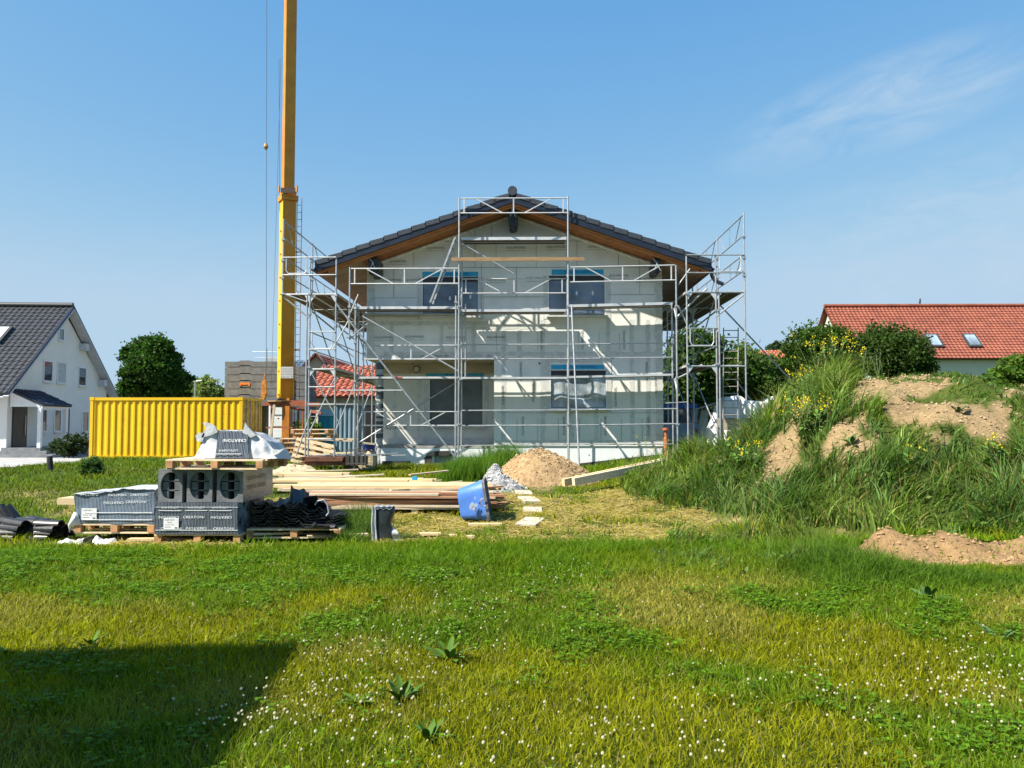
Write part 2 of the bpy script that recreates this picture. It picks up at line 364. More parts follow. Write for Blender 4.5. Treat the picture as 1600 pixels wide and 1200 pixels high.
# ================================================================ THE HOUSE BEING BUILT
HY = 23.3; YV = 22.27; XL, XR = P(573, 500, HY).x, P(1036, 600, HY).x; ZB, ZP = .30, 1.06
RX, RZT, SL = P(799, 300, YV).x, P(799, 300, YV).z, 0.352
XEL, XER = P(492, 415, YV).x, P(1112, 410, YV).x; HB = 33.6
hw = (XER-XEL)/2; RX = (XEL+XER)/2
def rt(x): return RZT-abs(x-RX)*SL
WALL = mat('cement_board_wall', (.78, .78, .74), .9, .06, 2.2, .08, 90)
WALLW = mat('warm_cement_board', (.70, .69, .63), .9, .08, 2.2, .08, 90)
FILL = mat('joint_filler', (.61, .62, .59), .95, .12, 7, .2, 60)
FILLW = mat('corner_filler', (.44, .39, .32), .95, .12, 7, .2, 60)
JOINT = mat('open_board_joint', (.06, .06, .055), .95)
PLIN = mat('white_plinth_insulation', (.74, .77, .78), .8, .04, 4, .1, 60, dirt=.12)
DARKB = mat('black_waterproofing', (.04, .038, .036), .8, .4, 6, .2)
house = thing('house_under_construction', 'grey boarded two storey gabled house with dark tiled roof behind the scaffold', 'house', (0, HY, .5))
mbw = MB()
wins = {}
def hole(px0, px1, py0, py1, Y=HY):
    a = P(px0, py0, Y); b = P(px1, py1, Y); return [a.x, b.x, b.z, a.z]
H1 = hole(660, 748, 434, 493); H2 = hole(857, 946, 432, 492); H3 = hole(860, 948, 580, 637)
PORX = P(772, 600, HY).x; PORZ = P(700, 562, HY).z
holes = [H1, H2, H3]
EZ = rt(XL)-.40
zt = min(rt(XL), rt(XR))-.42
xs = sorted({XL, XR, PORX}|{h[0] for h in holes}|{h[1] for h in holes}); zs = sorted({ZP, zt, PORZ}|{h[2] for h in holes}|{h[3] for h in holes})
for i in range(len(xs)-1):
    for j in range(len(zs)-1):
        cx = (xs[i]+xs[i+1])/2; cz = (zs[j]+zs[j+1])/2
        if any(h[0] < cx < h[1] and h[2] < cz < h[3] for h in holes): continue
        if cx < PORX and cz < PORZ: continue
        mbw.quad((xs[i], HY, zs[j]), (xs[i+1], HY, zs[j]), (xs[i+1], HY, zs[j+1]), (xs[i], HY, zs[j+1]))
mbw.add([(XL, HY, zt), (XR, HY, zt), (XR, HY, rt(XR)-.36), (RX, HY, RZT-.36), (XL, HY, rt(XL)-.36)], [(0, 1, 2, 3, 4)])
for h in holes:
    a, b, c, d = h; D = .13
    mbw.quad((a, HY, c), (a, HY+D, c), (a, HY+D, d), (a, HY, d)); mbw.quad((b, HY, c), (b, HY, d), (b, HY+D, d), (b, HY+D, c))
    mbw.quad((a, HY, d), (a, HY+D, d), (b, HY+D, d), (b, HY, d)); mbw.quad((a, HY, c), (b, HY, c), (b, HY+D, c), (a, HY+D, c))
RY = HY+1.45
mbw.quad((XR, HY, ZP), (XR, HB-.5, ZP), (XR, HB-.5, rt(XR)-.36), (XR, HY, rt(XR)-.36))
mbw.quad((XL, RY, ZP), (XL, RY, PORZ), (XL, HB-.5, PORZ), (XL, HB-.5, ZP)); mbw.quad((XL, HY, PORZ), (XL, HY, rt(XL)-.36), (XL, HB-.5, rt(XL)-.36), (XL, HB-.5, PORZ))
mbw.add([(XL, HB-.5, ZP), (XR, HB-.5, ZP), (XR, HB-.5, rt(XR)-.36), (RX, HB-.5, RZT-.36), (XL, HB-.5, rt(XL)-.36)], [(4, 3, 2, 1, 0)])
mbw.quad((PORX, HY, ZP), (PORX, RY, ZP), (PORX, RY, PORZ), (PORX, HY, PORZ))
wall = mbw.build('wall', WALL, house)
# recessed porch
H4 = hole(671, 755, 588, 664, RY)
mb = MB(); xs = sorted({XL, PORX, H4[0], H4[1]}); zs = sorted({ZP, H4[2], H4[3], PORZ})
for i in range(3):
    for j in range(3):
        if i == 1 and j == 1: continue
        mb.quad((xs[i], RY, zs[j]), (xs[i+1], RY, zs[j]), (xs[i+1], RY, zs[j+1]), (xs[i], RY, zs[j+1]))
pw = mb.build('porch_wall', WALLW, house)
mb = MB(); mb.quad((XL, HY, PORZ), (PORX, HY, PORZ), (PORX, RY, PORZ), (XL, RY, PORZ)); mb.b2((XL, RY-.05, PORZ-.32), (PORX, RY-.012, PORZ-.004))
mb.build('porch_ceiling', mat('porch_board', (.50, .42, .30), .9, .1, 3), house)
mb = MB(); mb.b2((XL+.02, HY+.02, ZP-.06), (PORX-.01, RY, ZP+.015)); mb.build('porch_floor', mat('raw_concrete', (.33, .32, .30), .9, .2, 4, .2), house)
lp = thing('hanging_lamp', 'round cream bulkhead lamp under the porch ceiling of the new house', 'lamp', P(650, 574, RY-.1))
mb = MB(); c = P(651, 577, RY-.07); mb.tube(c, c+Vector((0, -.05, 0)), .115, 16); mb.build('lamp_housing', mat('dark_bracket', (.1, .09, .08), .5), lp)
mb = MB(); mb.tube(c+Vector((0, -.05, 0)), c+Vector((0, -.08, 0)), .09, 16, .07); mb.build('lamp_cover', mat('cream_glass', (.6, .56, .45), .3), lp)
mb = MB(); p = P(645, 569, RY-.3); mb.tube(p, (p.x, p.y, PORZ), .008, 6); mb.path([p, p+Vector((.02, 0, .03))], .012)
p = P(767, 572, RY-.4); mb.tube(p, (p.x, p.y, PORZ), .008, 6); mb.build('cable_end', BLACK, lp)
# plinth with basement window
mb = MB(); BW = hole(675, 708, 709, 731); pl = XL+.42; zg = .2
for a, b, c, d in ((pl, BW[0], zg, ZP), (BW[1], XR-.03, zg, ZP), (BW[0], BW[1], BW[3], ZP), (BW[0], BW[1], zg, BW[2])):
    mb.quad((a, HY+.03, c), (b, HY+.03, c), (b, HY+.03, d), (a, HY+.03, d))
a, b, c, d = BW; y0, y1 = HY+.03, HY+.15
mb.quad((a, y0, c), (a, y1, c), (a, y1, d), (a, y0, d)); mb.quad((b, y0, c), (b, y0, d), (b, y1, d), (b, y1, c)); mb.quad((a, y0, d), (a, y1, d), (b, y1, d), (b, y0, d))
mb.quad((XR-.03, HY+.03, zg), (XR-.03, HB-.55, zg), (XR-.03, HB-.55, ZP), (XR-.03, HY+.03, ZP)); mb.quad((pl, HY+.03, zg), (pl, HY+.03, ZP), (pl, HB-.55, ZP), (pl, HB-.55, zg))
plinth = mb.build('plinth', PLIN, house)
mb = MB()   # black band at the foot, sloping up to the right, fixing dots, sealing round the basement window
mb.prism([P(894, 735, HY+.025), P(1038, 716, HY+.025), P(1038, 709, HY+.025), P(905, 724, HY+.025)], (0, -.012, 0))
mb.b2((P(597, 720, HY).x, HY+.0, .3), (P(641, 720, HY).x, HY+.02, P(0, 720, HY).z))
for k in range(34):
    c = P(606+k*13.2+random.uniform(-3, 3), 699+random.choice([0, 0, 12, 22]), HY+.028)
    if k % 3 == 0: mb.tube(c, c+Vector((0, -.006, 0)), .018, 6)
p = [P(664, 731, HY+.02), P(663, 716, HY+.02), P(668, 709, HY+.02), P(676, 705, HY+.02), P(708, 704, HY+.02), P(713, 708, HY+.02), P(712, 712, HY+.02), P(675, 712, HY+.02), P(675, 731, HY+.02)]
mb.prism(p, (0, -.005, 0)); mb.build('sealing_band', DARKB, plinth)
FRG = mat('grey_window_frame', (.055, .06, .065), .4); FRW = mat('white_window_frame', (.7, .72, .73), .4, .05)
FILM = mat('blue_grey_film', (.065, .10, .155), .3, .4, 1.6, .8, 5, spec=.9, col2=(.17, .23, .31), stretch=(1, 1, .6))
FILML = mat('clear_wrinkled_film', (.13, .18, .22), .25, .4, 2.0, .9, 6, spec=.9, col2=(.52, .58, .62), stretch=(1.6, 1, .7))
FILMG = mat('dull_grey_film', (.085, .095, .10), .4, .3, 1.8, .6, 5, spec=.5, col2=(.15, .165, .17))
SILL = mat('aluminium_sill', (.66, .68, .69), .4, .1, 6, metal=.2)
TAPE = mat('blue_tape', (.02, .36, .62), .5, .08, 6)
def window(h, Y, film, label, sillY, tape=None, seg=2, txt='EZ GEMAGIRFINNEN', extra=None):
    a, b, c, d = h; fr = MB(); t = .055; y0, y1 = Y+.06, Y+.12
    fr.b2((a, y0, c), (a+t, y1, d)); fr.b2((b-t, y0, c), (b, y1, d)); fr.b2((a+t, y0, d-t), (b-t, y1, d)); fr.b2((a+t, y0, c), (b-t, y1, c+t))
    if seg == 2: fr.b2(((a+b)/2-.05, y0, c+t), ((a+b)/2+.05, y1, d-t))
    w = fr.build('window', FRG, house); tag(w, label)
    for x_ in (a, b):
        s = MB(); s.b2((x_-.022, Y-.011, c-.02), (x_+.014, Y+.05, d+.0)); s.build('reveal_bead', FRW, w)
    def fn(u, v):
        x = a+.03+(b-a-.06)*u; z = c+.02+(d-c-.05)*v
        return (x, Y+.04+.016*math.sin(u*13+v*9)*math.sin(v*8-u*5)-.025*math.sin(u*math.pi*2)**2*math.sin(v*3.1)+.012*math.sin((u+v*1.3)*23)*max(0, u-.45)*v, z)
    m = MB(); m.grid(44, 30, fn); m.build('protective_film', film, w, smooth=True)
    if sillY:
        s = MB(); s.b2((a-.06, Y-.16, c-.075), (b+.06, Y+.055, c-.02)); s.build('window_sill', SILL, w)
    if tape:
        s = MB(); x0, z0 = P(tape[0], tape[2], Y).x, P(0, tape[3], Y).z; x1, z1 = P(tape[1], tape[3], Y).x, P(0, tape[2], Y).z
        s.b2((x0, Y-.012, z0), (x1, Y-.004, z1)); tp = s.build('blue_tape', TAPE, w)
        s = MB(); text(s, txt, (z1-z0)*.62, ((x0+x1)/2+.12, Y-.015, (z0+z1)/2), sx=1.15); s.build('lettering', mat('dark_blue_print', (.01, .05, .16), .6), tp)
        s = MB(); s.b2((a-.02, Y-.006, d-.11), (b+.02, Y+.03, d+.02)); s.build('shutter_box', mat('dark_shutter_box', (.03, .03, .032), .5), w)
    if extra:
        s = MB()
        for (px, py) in extra:
            q = P(px, py, Y+.01); s.add([q+Vector((math.cos(t)*.032, 0, math.sin(t)*.07)) for t in [k*.785 for k in range(8)]], [tuple(range(8))])
        s.build('white_sticker', FRW, w)
    return w
window(H1, HY, FILM, 'window under blue tape, upper floor, crossed by the leaning ladder', 1, (660, 747, 427, 434), extra=[(703, 466), (735, 464)])
window(H2, HY, FILM, 'window with two white stickers on its creased film', 1, (862, 943, 424, 432), extra=[(901, 458), (926, 458)])
window(H3, HY, FILML, 'ground floor window with bulging clear plastic film', 1, (861, 944, 571, 578), txt='EZ ZERTAZIFINNEN')
window(H4, RY, FILMG, 'tall grey film covered window in the porch', 1)
bw = MB(); a, b, c, d = BW
bw.b2((a, HY+.09, c), (a+.06, HY+.15, d)); bw.b2((b-.06, HY+.09, c), (b, HY+.15, d)); bw.b2((a+.06, HY+.09, d-.06), (b-.06, HY+.15, d)); w = bw.build('basement_window', FRW, house)
bw = MB(); bw.b2((a+.06, HY+.11, c), (b-.06, HY+.13, d-.06)); bw.build('pane', FILM, w)
s = MB(); a, b, c, d = H4; s.b2((a-.1, RY-.012, d+.01), (b+.02, RY-.006, d+.09)); tp = s.build('blue_tape', TAPE, pw)
s = MB(); text(s, 'EZ GEMAGIRFINNEN', .07, ((a+b)/2, RY-.015, d+.05)); s.build('lettering', _M['dark_blue_print'], tp)
# filler bands (ragged), open joints and board prints on the facade
def strip(mb, x0, z0, x1, z1, w, y, rag=.25):
    L = math.hypot(x1-x0, z1-z0); n = max(3, int(L/.07)); dx, dz = (x1-x0)/L, (z1-z0)/L; nx, nz = -dz, dx; A = []; B = []
    for i in range(n+1):
        t = i/n; a = w/2*(1+random.uniform(-rag, rag)); b = w/2*(1+random.uniform(-rag, rag)); x = x0+(x1-x0)*t; z = z0+(z1-z0)*t
        A.append((x+nx*a, y, z+nz*a)); B.append((x-nx*b, y, z-nz*b))
    k = len(A); mb.add(A+B, [(i, i+1, k+i+1, k+i) for i in range(k-1)])
fx = lambda px: P(px, 500, HY).x
fz = lambda py: P(800, py, HY).z
mf = MB(); yA = HY-.0020; yB = HY-.0035; yC = HY-.005
for px in (787, 848, 893, 931, 987, 1012): strip(mf, fx(px), fz(695), fx(px), fz(640 if px in (893, 931) else 500), .13, yB)
for px in (812, 950): strip(mf, fx(px), fz(560), fx(px), fz(497), .12, yB)
for px in (612, 690, 740): strip(mf, fx(px), fz(560), fx(px), fz(508), .12, yB)
for (a, b, py) in ((575, 770, 505), (600, 1030, 553), (775, 1035, 691), (575, 770, 559)): strip(mf, fx(a), fz(py), fx(b), fz(py), .12, yC)
strip(mf, fx(700), fz(512), fx(855), fz(512), .08, yC)
strip(mf, XR-.11, fz(694), XR-.11, fz(430), .20, HY-.0065, .3); strip(mf, XL+.13, fz(560), XL+.13, fz(430), .22, HY-.0065, .2)
for h in (H1, H2, H3):
    for x in (h[0]-.08, h[1]+.08): strip(mf, x, h[2]-.12, x, h[3]+(.35 if h is H3 else .02), .15, HY-.0078, .15)
strip(mf, H3[0]-.1, H3[3]+.33, H3[1]+.1, H3[3]+.33, .14, HY-.009)
mf.build('filler_band', FILL, wall)
mf = MB()
for px in (617, 655): strip(mf, P(px, 600, RY).x, ZP+.1, P(px, 600, RY).x, 3.1, .12, RY-.003)
for x in (H4[0]-.09, H4[1]+.09): strip(mf, x, H4[2]-.2, x, H4[3], .17, RY-.005, .15)
strip(mf, XL+.1, ZP+.11, PORX, ZP+.11, .2, RY-.007); mf.build('filler_band', FILL, pw)
mj = MB()
def jl(px0, py0, px1, py1, w=.007):
    a, b = (fx(px0), fz(py0)), (fx(px1), fz(py1))
    mj.b2((min(a[0], b[0])-w/2, HY-.0105, min(a[1], b[1])-w/2), (max(a[0], b[0])+w/2, HY-.0005, max(a[1], b[1])+w/2))
for q in ((584, 465, 652, 465), (615, 465, 615, 418), (646, 415, 646, 392), (592, 418, 1025, 418), (672, 377, 916, 377), (752, 490, 752, 412), (775, 418, 775, 377), (807, 418, 807, 464), (754, 464, 848, 464), (838, 377, 838, 417), (902, 377, 902, 415),
          (955, 461, 1023, 461), (1000, 461, 1000, 418), (967, 418, 967, 392), (1000, 418, 1000, 405), (742, 418, 742, 345), (840, 345, 902, 345), (700, 375, 700, 360), (768, 376, 768, 336)): jl(*q)
for px in (808, 840, 872, 905, 938, 970, 1002): jl(px, 690, px, 654, .005)
for px in (776, 808, 840, 904, 936, 968): jl(px, 548, px, 520, .005)
jl(778, 645, 1030, 645, .005); jl(955, 560, 955, 600, .005)
mj.build('board_joint', JOINT, wall)
mt = MB()
for px, py in ((620, 408), (680, 387), (806, 387), (870, 386), (934, 386), (612, 437), (775, 437), (838, 435), (968, 431), (645, 437), (600, 527), (648, 526), (712, 527), (776, 527), (1010, 437)):
    c = Vector((fx(px), HY-.008, fz(py))); text(mt, 'AQUAPANEL', .10, c, sx=1.0); mt.b2(c+Vector((-.3, -.001, -.09)), c+Vector((.3, 0, -.084)))
for px, py in ((846, 531), (910, 531), (975, 531), (814, 580), (1010, 580), (786, 617), (833, 613), (961, 620), (1024, 600), (817, 665), (881, 665), (945, 665), (1012, 665), (880, 600)):
    text(mt, 'AQUAPANEL', .105, (fx(px), HY-.009, fz(py)), u=(0, 0, 1), v=(-1, 0, 0), sx=.95)
mt.build('lettering', INK, wall)
mt = MB(); text(mt, 'AQUAPANEL', .12, (P(620, 668, RY).x, RY-.008, P(0, 669, RY).z)); mt.build('lettering', INK, pw)
mt = MB(); c = Vector((fx(843), HY-.004, fz(568))); mt.tube(c, c+Vector((0, -.01, 0)), .03, 10); mt.build('cable_hole', BLACK, wall)
# roof
def slab(mb, x0, x1, ytop, zoff0, zoff1, ya, yb):
    mb.prism([(x0, ya, rt(x0)+zoff0), (x1, ya, rt(x1)+zoff0), (x1, ya, rt(x1)+zoff1), (x0, ya, rt(x0)+zoff1)], (0, yb-ya, 0))
roofm = MB()
nt_ = 14
for s in (-1, 1):
    for i in range(nt_):      # verge tiles, each course lapping the one below
        a = RX+s*(.10+(hw-.10)*i/nt_); b = RX+s*(.10+(hw-.10)*(i+1.06)/nt_)
        if i == nt_-1: b = RX+s*hw
        pa, pb = rt(a), rt(b); ll = .035
        roofm.prism([(a, YV-.02, pa), (b, YV-.02, pb+ll), (b, YV-.02, pb-.105), (a, YV-.02, pa-.135)], (0, HB-YV+.04, 0))
roof = roofm.build('roof', TILEB, house)
m = MB()
for k in range(30):
    y = YV-.04+k*(HB-YV)/30; m.tube((RX, y, RZT+.03), (RX, y+(HB-YV)/30+.03, RZT+.045), .135, 14, .120)
m.build('ridge_tile', TILEB, roof)
for s in (-1, 1):
    m = MB(); m2 = MB(); m3 = MB(); e = RX+s*hw
    slab(m, RX, e, 0, -.27, -.115, YV, YV+.035); slab(m, RX, e, 0, -.30, -.27, YV-.012, YV+.05)
    slab(m2, RX, RX+s*(hw-.06), 0, -.36, -.30, YV+.05, HB); slab(m2, RX, RX+s*(hw-.35), 0, -.42, -.36, YV+.10, YV+.15)
    slab(m3, RX, RX+s*(hw-.02), 0, -.295, -.14, YV+.055, HB-.02)
    m.build('verge_flashing', NAVY, roof); m2.build('soffit', WOODO, roof); m3.build('roof_structure', DARKB, roof)
for s in (-1, 1):     # foam seam along the gable
    pr = None; mfm = MB()
    for i in range(60):
        x = RX+s*(.15+i/60*(abs((XL if s < 0 else XR)-RX)-.2)); z = rt(x)-.43+random.uniform(-.012, .012)
        if pr: mfm.tube(pr, (x, HY-.04, z), .045, 6, cap=False)
        pr = (x, HY-.04, z)
    mfm.build('foam_seam', mat('grey_foam', (.88, .87, .84), .9, .15, 12, .4, 50), roof)
EF = mat('brown_soffit_film', (.42, .29, .19), .6, .15, 2, .6, 2.5, spec=.3)
for s, x0 in ((-1, XL), (1, XR)):     # film stapled under the eaves
    mf = MB(); x1 = RX+s*(hw-.10)
    mf.grid(6, 60, lambda u, v: (x0+(x1-x0)*u, YV+.2+(HB-YV-.4)*v, rt(x0+(x1-x0)*u)-.375-.02*math.sin(v*90)*math.sin(u*3.1)-.045*math.sin(u*3.14)))
    mf.build('eaves_film', EF, roof, smooth=True)
for s in (-1, 1):
    mg = MB(); e = RX+s*(hw+.07); z = rt(RX+s*hw)-.17
    mg.prism([(e+math.cos(t)*.085, YV-.05, z+math.sin(t)*.085) for t in [math.pi+math.pi*k/8 for k in range(9)]]+[(e+math.cos(t)*.072, YV-.05, z+math.sin(t)*.072) for t in [math.pi*2-math.pi*k/8 for k in range(9)]], (0, HB-YV+.1, 0))
    gut = mg.build('gutter', NAVY, roof)
m = MB(); e = RX+hw+.06; z = rt(RX+hw)-.2
m.path([(e, YV+.25, z), (e, YV+.25, z-.2), (e+.1, YV+.3, z-.33), (e+.34, YV+.35, z-.42)], .055, 10); m.build('downpipe_elbow', mat('grey_downpipe', (.12, .13, .14), .4), gut)
def purlin(cx, w, h, zoff, tail=0):
    wm = MB(); wt = MB()
    z = rt(cx)-zoff; n = 10
    sq = lambda q: math.copysign(abs(q)**.45, q)
    def fn(u, v):
        t = u*6.2832; r = 1+.07*math.sin(v*7+u*11); return (cx+sq(math.cos(t))*w/2*r*(1-.12*(1-u)), YV+.22+.82*v, z-h/2+sq(math.sin(t))*h/2*r)
    wm.grid(12, 6, fn); wm.add([(cx+sq(math.cos(k*.5236))*w/2, YV+.22, z-h/2+sq(math.sin(k*.5236))*h/2) for k in range(12)], [tuple(range(12))])
    pw_ = wm.build('wrapped_purlin_end', mat('black_foil', (.012, .012, .014), .35, .3, 8, .8, 8), roof, smooth=True)
    wt.bar((cx-.12, YV+.18, z-.04), (cx+.02, YV+.2, z-.2), .03, .01); wt.bar((cx+.0, YV+.18, z-.15), (cx-.08, YV+.18, z-.36), .03, .01); wt.bar((cx-.03, YV+.18, z-.17), (cx+.09, YV+.18, z-.38), .03, .01); wt.build('white_tie', FRW, pw_)
purlin(RX+.01, .26, .62, .30); purlin(XL+.34, .30, .50, .40); purlin(XR-.28, .22, .44, .40)
# wrapped corner post of the porch
cp = MB(); x = P(593, 640, HY+.1).x
def fn(u, v): t = u*6.2832; r = .095+.012*math.sin(v*40+u*9)+.03*max(0, .25-v)*4*abs(math.sin(v*60+u*12)); return (x+math.cos(t)*r, HY+.12+math.sin(t)*r, .40+(PORZ-.42)*v)
cp.grid(14, 60, fn); post = cp.build('porch_post', mat('foil_wrap', (.34, .37, .39), .3, .5, 5, 1, 12, spec=.8, col2=(.5, .52, .53), stretch=(1, 1, 3)), house, smooth=True)
for k in range(9): z = 1.0+k*.29; cb = MB(); cb.tube((x, HY+.12, z), (x, HY+.12, z+.06+.07*(k % 3)), .112, 14); cb.build('dark_wrap_band', mat('blue_black_wrap', (.06, .08, .10), .35), post)
# ================================================================ SCAFFOLD (one linked structure)
scf = thing('scaffold', 'galvanised tube scaffold standing round the unfinished house', 'scaffold', (0, 22.3, .5))
YO, YI = 22.12, 22.90
TR = .0242
def tb(name, segs, m=STEEL, r=TR, parent=scf, n=8):
    for a, b in segs:
        mb = MB(); mb.tube(a, b, r, n); o = mb.build(name, m, parent)
    return o
cx = [P(546, 500, YO).x, P(717, 500, YO).x, P(888, 500, YO).x, P(1057, 500, YO).x]
ZD1, ZD2, ZD3 = 3.0, 5.03, 7.05
def gzz(x, y): return gz(x, y)-.05
def standard(x, y, z0, z1, couplers=()):
    mb = MB(); mb.tube((x, y, z0), (x, y, z1), TR, 8)
    mb.tube((x, y, z0-.02), (x, y, z0+.25), .019, 6); mb.box((x, y, z0-.02), (.15, .15, .012))
    for z in couplers: mb.box((x, y-.01, z), (.085, .085, .05)); mb.tube((x, y, z-.06), (x, y, z+.0), .031, 8)
    return mb.build('standard', STEEL, scf)
for i, x in enumerate(cx):
    zo = {0: 6.09, 1: 8.10, 2: 8.12, 3: 6.15}[i]; zb = gzz(x, YO)+.1
    if i == 0:
        standard(x, YO, 4.15, 6.12, (5.0,)); standard(x+.17, YO, zb, 4.9, (2.9, 4.0)); standard(x+.24, YI, zb, 5.0, (3.0,))
    else: standard(x, YO, zb, zo, (3.0, 5.0, 1.7)); standard(x+.02, YI, zb, {1: 6.95, 2: 6.95, 3: 5.2}[i], (3.0, 5.0))
p = P(714, 470, YO-.12); standard(P(712, 600, YO-.15).x, YO-.15, gzz(-1.9, 22)+.08, 5.28, (5.1, 3.9))
standard(P(735, 500, YI).x-.14, YI, 3.0, 5.2)
# transoms of the frames
for x in cx[1:]:
    for z in (ZD1-.06, ZD2-.06): tb('transom', [((x, YO, z), (x, YI, z)), ((x, YO, z-.35), (x, YO+.3, z))])
for x in cx[1:3]: tb('transom', [((x, YO, ZD3-.06), (x, YI, ZD3-.06))])
# decks: alu side rails and plywood infill
def deck(x0, x1, z, y0=HY-.81, y1=HY-.25, z1=None, th=.055):
    z1 = z if z1 is None else z1; t = thing
    mb = MB()
    for yy in (y0, y0+(y1-y0)*.47, y0+(y1-y0)*.53, y1):
        mb.bar((x0, yy, z-th/2), (x1, yy, z1-th/2), .03, th)
    d = mb.build('deck', ALU, scf)
    mb = MB(); q_ = th-.004; mb.prism([(x0+.02, y0+.017, z-q_), (x1-.02, y0+.017, z1-q_), (x1-.02, y1-.017, z1-q_), (x0+.02, y1-.017, z-q_)], (0, 0, .012)); mb.build('deck_board', DECKW, d); return d
z1l, z1r = P(0, 588, YO).z, P(0, 586, YO).z
deck(cx[0]+.2, cx[1]-.03, 3.05); deck(cx[1]+.03, cx[2]-.03, 3.04); deck(cx[2]+.03, cx[3]-.03, 3.06, z1=3.13)
deck(cx[0]+.04, cx[1]-.05, 5.06, th=.075); deck(cx[1]+.05, cx[2]-.05, 4.97, th=.07); deck(cx[2]+.05, cx[3]-.04, 5.10, z1=5.17, th=.075); deck(cx[1]+.03, cx[2]-.03, ZD3, th=.085)
deck(cx[0]+.3, cx[1]-.05, 4.93, y0=HY-.255, y1=HY-.05, th=.05)
mb = MB(); a = P(615, 590, HY-.81); mb.b2((a.x, HY-.832, 3.004), (a.x+.25, HY-.827, 3.04)); mb.build('red_marking', mat('red_paint', (.55, .06, .04), .5), scf)
# guard rails
def truss(x0, x1, zt, zb_, y=YO, z1=0.0, dv=(.14, .40, .60, .86), w=.035):
    mb = MB(); f = lambda t: x0+(x1-x0)*t; dz = lambda t: z1*t
    mb.tube((x0, y, zt), (x1, y, zt+z1), .019, 8); mb.tube((x0, y, zb_), (x1, y, zb_+z1), .019, 8)
    for t in (.035, .5, .965): mb.bar((f(t), y, zb_+dz(t)), (f(t), y, zt+dz(t)), w, .02, up=(0, 1, 0))
    mb.bar((f(dv[0]), y, zt+dz(dv[0])), (f(dv[1]), y, zb_+dz(dv[1])), w*.8, .02, up=(0, 1, 0)); mb.bar((f(dv[3]), y, zt+dz(dv[3])), (f(dv[2]), y, zb_+dz(dv[2])), w*.8, .02, up=(0, 1, 0))
    return mb.build('guard_rail_frame', ALU, scf)
truss(cx[0]+.03, cx[1]-.03, 6.08, 5.65); truss(cx[2]+.06, cx[3]-.03, 6.10, 5.68, z1=.05); truss(cx[1]+.03, cx[2]-.03, 8.07, 7.65)
truss(cx[1]+.03, cx[2]-.03, 5.92, 5.50, y=YI); truss(cx[0]+.2, cx[1]-.03, 3.98, 3.58, y=YI+.0); truss(cx[0]+.2, cx[1]-.03, 2.06, 1.66, y=YI)
for z in (4.0, 3.58): tb('guard_rail', [((cx[1], YI-.04, z+.0), (cx[2], YI-.04, z))], r=.019); tb('guard_rail', [((cx[2], YI-.04, z), (cx[3], YI-.04, z+.04))], r=.019)
for z in (2.08, 1.66): tb('guard_rail', [((cx[1], YO+.03, z), (cx[2], YO+.03, z+.01))], r=.019); tb('guard_rail', [((cx[2], YO+.03, z+.01), (cx[3], YO+.03, z+.05))], r=.019)
tb('guard_rail', [((cx[1], YI-.03, 1.08), (cx[3], YI-.03, 1.13))], r=.014)
# diagonal tubes read off the picture, in the plane just before the frames
def pp(a, b, y=YO-.06, name='brace', r=TR, y2=None): tb(name, [(P(a[0], a[1], y), P(b[0], b[1], y if y2 is None else y2))], r=r)
pp((525, 474), (711, 714), YO-.2); pp((530, 610), (628, 610), YO-.12, r=.02); pp((560, 692), (720, 593), YI-.03, r=.02); pp((566, 494), (720, 582), YO+.02)
pp((722, 381), (803, 428), YO+.35); pp((893, 476), (906, 746), YO-.02, 'raking_pole', y2=YO-.7); pp((886, 596), (903, 613), YO-.1, r=.022); pp((716, 432), (722, 480), YO+.3, r=.015)
tb('ledger', [(P(546, 530, YO), P(575, 505, YO+.5))]); pp((543, 500), (560, 460), YO+.2, r=.02)
# timber plank across the front under the top deck
mb = MB(); a, b = P(705, 405, YO-.04), P(913, 405, YO-.04); mb.b2((a.x, YO-.06, a.z-.055), (b.x, YO-.025, a.z+.045)); mb.build('edge_plank', mat('sawn_plank', (.30, .19, .10), .8, .25, 3, .2, 50, stretch=(1, 10, 10)), scf)
mb = MB(); text(mb, 'GERST', .07, (b.x-.5, YO-.063, a.z-.01)); mb = None
# access ladder inside left bay
def ladder(name, a, b, w, rungs, side=(1, 0, 0), m=ALU, r=.02, parent=scf, label=None):
    a = Vector(a); b = Vector(b); s = Vector(side).normalized()*w/2; mb = MB()
    for q in (-1, 1): mb.bar(a+s*q, b+s*q, .05, .022, up=side)
    for i in range(rungs): t = (i+.6)/rungs; c = a.lerp(b, t); mb.tube(c-s, c+s, .014, 6)
    o = mb.build(name, m, parent); return o
ladder('ladder', P(674, 474, YI-.15), P(713, 372, YI-.35), .30, 9, side=(.12, .99, 0), m=STEEL)
